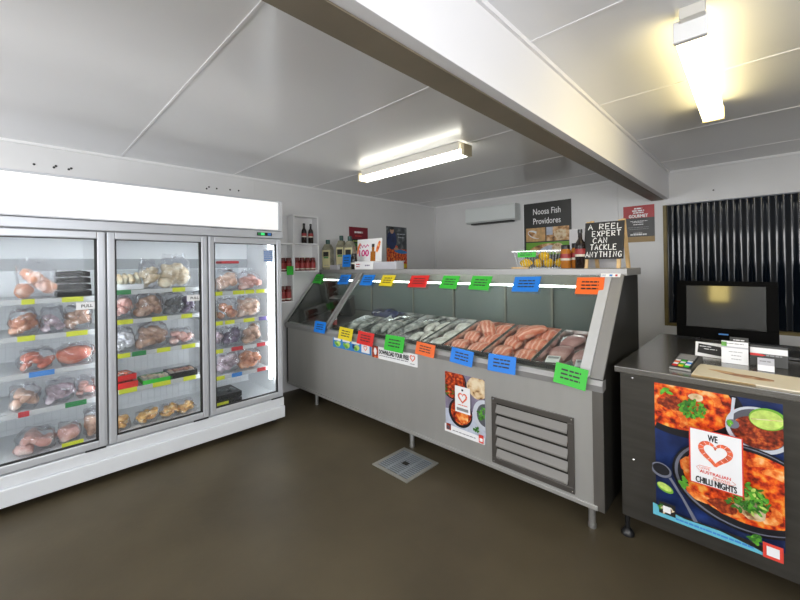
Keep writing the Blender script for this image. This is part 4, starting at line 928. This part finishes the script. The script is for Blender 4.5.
jar('right of two sauce jars beside the tall bottle and the chalkboard', -.945, 2.735, TZ, .175, .034, 'jars by the chalkboard', M['jaramber'], M['capblk'])
bottle('tall dark sauce bottle right next to the chalkboard', -.900, 2.68, TZ, .265, .033, None)
a = Art((-1.06, 2.925, TZ + .001), (1, 0, 0), (0, .02, 1), .004); a.base(.34, .29, M['papergrey']); o = a.build('grey_card'); tag(o, 'plain pale grey card standing behind the dark sauce bottle', 'card')
# chalkboard easel
t = thing('chalkboard_sign', 'small A-frame chalkboard reading A REEL EXPERT CAN TACKLE ANYTHING', 'chalkboard', (-.75, 2.74, TZ))
for x in (-.862, -.668):
    b = MB(); b.prism([(2.665, TZ), (2.680, TZ), (2.742, TZ + .315), (2.727, TZ + .315)], lambda p, q: (q, p[0], p[1]), x - .011, x + .011); b.build('front_leg', M['wood'], t)
for x in (-.84, -.652):
    b = MB(); b.prism([(2.832, TZ), (2.850, TZ), (2.748, TZ + .320), (2.733, TZ + .320)], lambda p, q: (q, p[0], p[1]), x - .011, x + .011); b.build('rear_leg', M['wood'], t)
a = Art((-.876, 2.6745, TZ + .060), (1, 0, 0), (0, .195, .98), .008); a.o -= a.n * -.0008; a.base(.236, .250, M['slate'])
for tx, u0, u1, v in (('A REEL', .022, .232, .200), ('EXPERT', .048, .225, .152), ('CAN', .055, .150, .106), ('TACKLE', .040, .205, .060), ('ANYTHING', .012, .236, .012)): chalk(a, tx, u0, u1, v, .036)
a.build('board', t)

# ------------------------------------------------------------------ wall things
t = thing('air_conditioner', 'grey white split air conditioner high on the back wall', 'air conditioner', (-2.86, BY, 2.17))
b = MB(); b.prism([(BY - .001, 2.065), (BY - .13, 2.065), (BY - .165, 2.085), (BY - .165, 2.27), (BY - .15, 2.292), (BY - .001, 2.292)], lambda p, q: (q, p[0], p[1]), -3.275, -2.46); b.build('casing', M['ac'], t)
b = MB(); b.box(-3.27, -2.465, BY - .169, BY - .1655, 2.105, 2.272, 0, .001); b.build('front_panel', M['ac'], t)
b = MB(); b.prism([(BY - .04, 2.045), (BY - .125, 2.045), (BY - .135, 2.0645), (BY - .04, 2.0645)], lambda p, q: (q, p[0], p[1]), -3.20, -2.53); b.build('air_outlet', M['acdk'], t)
a = Art((-2.408, BY - .001, 1.388), (1, 0, 0), (0, 0, 1), .004); w, h = .640, .885; a.base(w, h, M['prblack'])
a.rect(-.012, .30, 0, h + .008, M['prwhite']); a.text('Noosa Fish', w / 2, .765, .080, M['prwhite'], width=.37, bold=.001); a.text('Providores', w / 2, .635, .080, M['prwhite'], width=.37, bold=.001)
a.rect(.03, .36, .30, .545, M['tan']); a.ell(.15, .455, .10, .05, M['prwhite'], 24, -.4); a.ell(.14, .45, .085, .03, M['fishfood'], 24, -.5); a.ell(.21, .45, .03, .06, M['tan'], 18, .3)
a.rect(.315, .36, .61, .545, M['fishfood']); a.rect(.315, .44, .40, .545, M['prcloth']); a.ell(.50, .44, .08, .07, M['naan'], 24, wob=.06)
a.rect(.03, .18, .61, .345, M['limeskin']); a.ell(.26, .25, .20, .07, M['fishfood'], 28, .2); a.ell(.30, .24, .12, .045, M['prcloth'], 22, .4); a.ell(.46, .26, .07, .07, M['naan'], 22, wob=.06)
o = a.build('shop_sign'); tag(o, 'black Noosa Fish Providores poster on the back wall behind the lemons', 'poster')
a = Art((-1.182, BY - .001, 1.676), (1, 0, 0), (0, 0, 1), .003); w, h = .306, .416; a.base(w, h, M['prblack']); a.rect(0, .275, w, h, M['deepred']); a.rect(0, 0, w, .062, M['kraft'])
a.lines(.11, .19, .375, .016, M['prwhite'], 1, 2); a.lines(.09, .21, .350, .016, M['prwhite'], 2, 3); a.lines(.10, .205, .328, .014, M['prwhite'], 3, 3); a.text('GOURMET', .150, .298, .034, M['prwhite'], width=.185, bold=.002)
for k, (u0, u1, v) in enumerate(((.07, .24, .236), (.09, .20, .222), (.10, .20, .196), (.05, .25, .165), (.06, .25, .145), (.10, .19, .100))): a.lines(u0, u1, v, .006 if k != 2 else .009, M['ink2'] if k in (3, 4) else M['prwhite'], k, 6)
a.lines(.07, .235, .078, .016, M['prwhite'], 9, 5)
o = a.build('poster'); tag(o, 'red and black poster on the back wall right of the chalkboard', 'poster')
a = Art((WX + .001, 3.125, 1.66), (0, 1, 0), (0, 0, 1), .003); w, h = .33, .322; a.base(w, h, M['maroon']); a.rect(.02, .10, w - .02, .16, M['prblack']); a.lines(.09, .24, .24, .025, M['prwhite'], 1, 2); a.lines(.10, .22, .195, .012, M['prred'], 2, 3)
a.rect(0, 0, w, .10, M['leafdk']); a.lines(.04, .29, .04, .02, M['kraft'], 3, 5); a.lines(.06, .27, .125, .012, M['lime'], 4, 5); o = a.build('poster'); tag(o, 'maroon poster on the left wall behind the sauce promotion card', 'poster')
a = Art((WX + .001, 3.815, 1.39), (0, 1, 0), (0, 0, 1), .003); w, h = .435, .645; a.base(w, h, M['shopgrey']); a.poly([(0, 0), (w, 0), (w, .30), (0, .32)], M['curry']); a.ell(.30, .27, .14, .03, M['prblue'], 20, -.1); a.ell(.14, .34, .10, .03, M['prorange'], 18)
a.ell(.11, .44, .10, .14, M['navy'], 22); a.ell(.115, .585, .04, .05, M['skin'], 18); a.ell(.115, .618, .042, .025, M['prblack'], 14); a.ell(.07, .38, .03, .10, M['navy'], 14, .5); a.ell(.2, .31, .05, .022, M['skin'], 12)
a.rect(.25, .34, .42, .60, M['shopgrey']); a.lines(.22, .40, .53, .012, M['bowlw'], 2, 4); a.lines(.24, .38, .48, .01, M['bowlw'], 3, 3); a.rect(0, 0, w, .025, M['kraft']); a.rect(.28, .025, .42, .085, M['yellow']); a.lines(.15, .40, .12, .012, M['prwhite'], 7, 4)
o = a.build('poster'); tag(o, 'orange poster with a person in dark clothes at a fish counter on the left wall', 'poster')
t = thing('power_outlet', 'white power outlet on the left wall between the two posters', 'outlet', (WX, 3.62, 1.73)); b = MB(); b.box(WX + .001, WX + .011, 3.55, 3.69, 1.69, 1.775, 0, .004); b.build('plate', M['white'], t)
for y in (3.585, 3.655): b = MB(); b.box(WX + .011, WX + .015, y - .012, y + .012, 1.72, 1.75, 0, .002); b.build('switch', M['papergrey'], t)
# floor drain
t = thing('floor_drain', 'square metal floor drain grate in front of the display counter', 'drain', (-1.895, 1.97, 0))
b = MB(); X0, X1, Y0, Y1 = -2.07, -1.722, 1.80, 2.138; f = .028
for q in ((X0, X1, Y0, Y0 + f), (X0, X1, Y1 - f, Y1), (X0, X0 + f, Y0 + f, Y1 - f), (X1 - f, X1, Y0 + f, Y1 - f)): b.box(*q, .0005, .008, 0, .001)
b.build('frame', mat('drain_frame', (.33, .33, .30), .45, .5), t)
b = MB(); b.box(X0 + f, X1 - f, Y0 + f, Y1 - f, .0005, .002, 1)
for k in range(13): y = Y0 + f + .010 + k * .0215; b.box(X0 + f, X1 - f, y, y + .012, .002, .0065, 0)
for k in (1, 2): x = X0 + (X1 - X0) * k / 3; b.box(x - .008, x + .008, Y0 + f, Y1 - f, .002, .0068, 0)
b.box(X0 + .15, X0 + .20, Y0 + .15, Y0 + .19, .0066, .008, 1)
b.build('grate', [mat('drain_grate', (.34, .38, .42), .4, .6), M['dark']], t)

# ------------------------------------------------------------------ service counter
CX0, CX1, CY0, CY1 = -.585, .62, 2.225, 3.455
t = thing('service_counter', 'stainless steel service counter with the big chilli nights poster', 'counter', (.02, 2.84, 0))
b = MB(); b.box(CX0 + .025, CX1 - .02, CY0 + .012, CY1 - .02, .115, .866); b.build('cabinet', mat('dark_brushed_steel', (.11, .105, .095), .3, .8, var=.12, vscale=3, stretch=(1, 1, 9)), t)
b = MB(); b.box(CX0, CX1, CY0 - .006, CY1, .868, .900, 0, .004); b.build('worktop', mat('worktop_steel', (.36, .355, .34), .22, .9, var=.06, vscale=4), t)
b = MB()
for x, z in ((-.505, .845), (-.505, .42)): b.lathe([(.007, 0), (.006, .004), (.002, .006)], seg=10, m=Matrix.Translation((x, CY0 + .012, z)) @ Matrix.Rotation(PI / 2, 4, 'X'))
b.build('screw', M['chrome'], t)
for x in (CX0 + .04, CX1 - .05):
    for y in (CY0 + .045, CY1 - .07):
        b = MB(); b.lathe([(.032, 0), (.032, .012), (.020, .030), (.012, .036), (.012, .116)], (x, y, 0), 16); o = b.build('foot', M['black'], t, smooth=40)
# big chilli poster
a = Art((-.408, CY0 + .0115, .222), (1, 0, 0), (0, 0, 1), .0012); a.th = .0012; w, h = .452, .622; a.base(w, h, M['navy'])
# upper left pan of curry
a.ell(.10, .545, .235, .165, M['panblk'], 48); a.ell(.09, .555, .215, .140, M['curry'], 48, wob=.01); a.clip([(0, .40), (0, .622), (.06, .622), (.03, .50)], M['curry'])
for cu, cv, l, r in ((.065, .53, .07, 2.4), (.12, .58, .08, .4), (.185, .575, .06, -.5), (.05, .46, .07, -.7), (.19, .50, .05, 1.1)): a.strip([(cu + l * math.cos(r + q * .5), cv + l * .7 * math.sin(r + q * .5)) for q in range(5)], [.014, .028, .032, .026, .010], M['prawn'])
a.ell(.07, .535, .05, .035, M['mince'], 20, wob=.12, seed=5); a.ell(.165, .585, .028, .018, M['naan'], 18, wob=.05); a.leaves(.150, .530, .050, .040, 80, .012, [M['leaf'], M['leafdk'], M['leaf']], 3); a.leaves(.05, .595, .018, .018, 8, .014, [M['leaf']], 4)
# chilli paste bowl with lime, upper right
a.ell(.375, .500, .105, .098, M['bowlw'], 44); a.ell(.375, .503, .092, .085, M['bowldk'], 44); a.ell(.375, .490, .085, .068, M['mince'], 40, wob=.02)
a.strip([(.30, .622), (.295, .57), (.29, .52)], [.012, .010, .014], M['bowlw']); a.ell(.295, .505, .022, .02, M['pangrey'], 16); a.leaves(.285, .505, .008, .01, 6, .010, [M['leaf'], M['lime']], 8)
a.ell(.405, .555, .058, .046, M['limeskin'], 30, .15); a.ell(.402, .552, .052, .040, M['lime'], 30, .15); a.strip([(.355, .545), (.45, .560)], .003, M['naan'])
# big pan
a.ell(.322, .232, .250, .192, M['panblk'], 56); a.ell(.322, .234, .240, .183, M['pangrey'], 56); a.ell(.327, .234, .233, .177, M['panblk'], 56); a.ell(.332, .242, .215, .158, M['curry'], 56, wob=.008, seed=2)
for cu, cv, l, r in ((.18, .26, .06, 1.9), (.20, .18, .07, 3.2), (.27, .16, .07, 4.0), (.37, .16, .06, 5.0), (.42, .29, .06, .2), (.39, .33, .05, .9)): a.strip([(cu + l * math.cos(r + q * .5), cv + l * .75 * math.sin(r + q * .5)) for q in range(5)], [.016, .034, .040, .032, .012], M['prawn'])
a.ell(.26, .13, .05, .03, M['mince'], 20, wob=.1); a.ell(.35, .15, .05, .04, M['naan'], 18, wob=.08); a.leaves(.350, .205, .055, .055, 150, .012, [M['leaf'], M['leafdk'], M['leaf'], M['lime']], 11); a.leaves(.30, .17, .03, .03, 12, .012, [M['leafdk']], 12); a.leaves(.125, .20, .02, .02, 8, .014, [M['leaf']], 13)
# spoon, lime wedge, cyan strip
a.ell(.035, .225, .042, .034, M['pangrey'], 26, -.2); a.ell(.035, .228, .034, .026, M['panblk'], 24, -.2); a.strip([(.07, .20), (.12, .12), (.165, .035)], [.012, .010, .016], M['pangrey'])
a.ell(.05, .145, .034, .020, M['limeskin'], 20, -.35); a.ell(.048, .149, .029, .015, M['lime'], 20, -.35)
a.clip([(0, 0), (.43, 0), (.36, .018), (.25, .035), (.12, .03), (0, .055)], M['cyan']); a.lines(.09, .36, .012, .008, M['tagblue'], 3, 14); a.leaves(.365, .06, .018, .02, 10, .014, [M['leaf'], M['leafdk']], 17)
a.rect(.025, .02, .09, .075, M['prblack']); a.leaves(.057, .047, .03, .025, 16, .009, [M['prred'], M['leaf'], M['leafdk'], M['naan']], 19); a.rect(.042, .032, .072, .062, M['prwhite'])
a.rect(.385, .0, .445, .062, M['prred']); a.rect(.396, .012, .434, .050, M['prwhite'])
a.o += a.u * .008 + a.v * .012
# label in the middle
a.rect(.138, .206, .322, .458, M['prred']); a.rect(.143, .211, .317, .453, M['prwhite'])
a.text('WE', .222, .425, .028, M['ink'], width=.032, bold=.0012); a.heart(.230, .355, .115, M['prorange'], M['prwhite'])
a.text('LOVE', .193, .285, .010, M['prorange'], width=.036); a.text('AUSTRALIAN', .228, .269, .013, M['prred'], width=.105, bold=.0004); a.text('PRAWNS', .250, .253, .010, M['prorange'], width=.056)
rr = [(.178, .285), (.172, .275), (.178, .265)]; a.strip([(.215, .295), (.175, .294), (.163, .283), (.175, .271)], .0016, M['prorange']); a.strip([(.285, .262), (.297, .253), (.285, .244), (.215, .246)], .0016, M['prorange'])
a.text('CHILLI NIGHTS', .230, .229, .027, M['ink'], width=.138, bold=.0010)
a.o -= a.u * .008 + a.v * .012
o = a.build('food_poster'); tag(o, 'large WE LOVE AUSTRALIAN PRAWNS CHILLI NIGHTS poster on the service counter', 'poster')

# monitor
KZ = .9008
tl = R_(-4.5)
t = thing('monitor', 'black monitor standing at the back of the service counter before the window', 'monitor', (-.21, 3.36, KZ), rot=(0, 0, 0))
Mt = Matrix.Translation((-.205, 3.35, .925)) @ Matrix.Rotation(tl, 4, 'X')
def mbox(nm, x0, x1, y0, y1, z0, z1, mt, bev=.004):
    b = MB(); b.box(x0, x1, y0, y1, z0, z1, 0, bev, Mt); return b.build(nm, mt, t)
mbox('casing', -.262, .262, .0, .045, -.012, .385, M['bezel'])
b = MB()
for q in ((-.262, .262, .352, .385), (-.262, .262, -.012, .064), (-.262, -.205, .064, .352), (.205, .262, .064, .352)): b.box(q[0], q[1], -.010, -.0005, q[2], q[3], 0, .002, Mt)
b.build('bezel', M['bezel'], t)
mbox('screen', -.2045, .2045, -.004, -.0008, .0645, .3515, M['screen'], 0)
mbox('maker_badge', -.03, .02, -.0115, -.0102, .020, .029, M['tagblue'], 0)
b = MB(); b.box(-.33, -.08, 3.33, 3.43, KZ, KZ + .008, 0, .003); b.box(-.245, -.165, 3.40, 3.43, KZ + .008, 1.02, 0, .004); b.build('stand', M['black'], t)

# card terminal
t = thing('payment_terminal', 'dark card payment terminal with coloured keys on the service counter', 'card terminal', (-.305, 2.45, KZ), rz=-.10)
b = MB(); b.prism([(-.12, 0), (.12, 0), (.12, .038), (.06, .048), (-.12, .016)], lambda p, q: (q, p[0], p[1]), -.042, .046); b.build('body', M['black'], t, world=False)
def onface(nm, x0, x1, y0, y1, mt, lift=.0008):
    sl = (.048 - .016) / .18; b = MB(); z = lambda y: .016 + (y + .12) * sl
    b.prism([(y0, z(y0) + lift), (y1, z(y1) + lift), (y1, z(y1) + lift + .003), (y0, z(y0) + lift + .003)], lambda p, q: (q, p[0], p[1]), x0, x1); return b.build(nm, mt, t, world=False)
kc = ['paper', 'red', 'yellow', 'green', 'paper', 'blue']; n = 0
for r in range(4):
    for c in range(3): onface('key', -.034 + c * .025, -.014 + c * .025, -.110 + r * .022, -.094 + r * .022, M[['red', 'yellow', 'green'][c]] if r == 0 else (M['paper'] if (r + c) % 2 else M[['orange', 'green', 'blue'][c]]))
onface('screen', -.034, .038, -.012, .050, M['ink2'])
b = MB(); b.box(-.043, .047, -.121, -.1202, .002, .012); b.build('front_trim', M['steel_dk'], t, world=False)
# papers
def stand(nm, lb, cat, x0, x1, y, z0, z1, base, draw, lean=.25, rz=0.0):
    a = Art((x0, y, z0), (math.cos(rz), math.sin(rz), 0), (0, lean, 1), .003); a.base(x1 - x0, z1 - z0, base); draw(a, x1 - x0, z1 - z0); o = a.build(nm); tag(o, lb, cat); return o
t = thing('paper_pad', 'cream printed paper sheets with a brown picture at the counter edge', 'paper', (-.10, 2.37, KZ))
a = Art((-.262, 2.265, KZ), (1, -.04, 0), (0.02, 1, 0), .006); a.base(.46, .26, M['cream']); M['browns'] = food('print_brown_fish', [(.35, (.20, .07, .02)), (.55, (.50, .24, .10)), (.7, (.66, .45, .28))], 30, .5, 0)
a.ell(.19, .12, .10, .030, M['browns'], 26, -.12, wob=.06); a.ell(.10, .15, .05, .02, M['tan'], 18, -.1, wob=.06); a.build('sheets', t)
b = MB(); b.box(-.262, .20, 2.256, 2.2645, KZ, KZ + .005); b.build('board_edge', M['kraft'], t)
stand('black_card', 'black card with white outline propped up behind the terminal', 'card', -.30, -.165, 2.76, KZ, .985, M['prwhite'], lambda a, w, h: (a.poly([(.010, .020), (w - .012, .012), (w - .020, h - .018), (.014, h - .010)], M['ink']), a.lines(.02, .075, h * .68, .004, M['prwhite'], 1, 3), a.lines(.04, .10, h * .52, .004, M['prwhite'], 2, 3)), .5, -.12)
stand('white_flyer', 'white flyer with green corner standing behind the cream paper', 'flyer', -.177, -.070, 2.66, KZ, 1.018, M['prwhite'], lambda a, w, h: (a.rect(0, h * .76, .022, h * .96, M['leaf']), a.lines(.02, .09, h * .88, .004, M['ink2'], 1, 4), a.rect(.0, h * .70, w, h * .76, M['papergrey']), a.lines(.03, .085, h * .52, .003, M['ink2'], 2, 4), a.lines(.04, .08, h * .36, .003, M['ink2'], 3, 3), a.lines(.04, .08, h * .2, .003, M['ink2'], 4, 3)), .15)
stand('dark_brochure', 'dark brochure showing above the white flyer under the monitor', 'brochure', -.155, -.075, 2.90, KZ, 1.005, M['prblack'], lambda a, w, h: (a.lines(.015, .065, h * .82, .006, M['prwhite'], 1, 3), a.lines(.02, .06, h * .70, .006, M['ink2'], 2, 3)), .15)
stand('striped_brochure', 'black brochure with white and red bands right of the white flyer', 'brochure', -.064, .075, 2.70, KZ, 1.005, M['prblack'], lambda a, w, h: (a.rect(0, h * .60, w, h * .88, M['prwhite']), a.clip([(0, h * .48), (.045, h * .48), (.06, h * .53), (.03, h * .60), (0, h * .60)], M['red']), a.lines(.06, .12, h * .50, .008, M['ink2'], 3, 3)), .15)
stand('silver_card', 'small silvery card leaning at the right end of the cream paper', 'card', -.035, .025, 2.575, KZ + .0005, .965, M['papergrey'], lambda a, w, h: (a.rect(0, 0, w, h * .45, M['prwhite']), a.lines(.008, .05, h * .7, .006, M['ink2'], 1, 3)), .3)
b = MB(); b.box(-.31, .30, 2.95, 3.16, KZ, KZ + .018, 0, .004); o = b.build('black_mat', M['black'], org=(0, 3.05, KZ)); tag(o, 'flat black mat on the service counter in front of the monitor', 'mat')
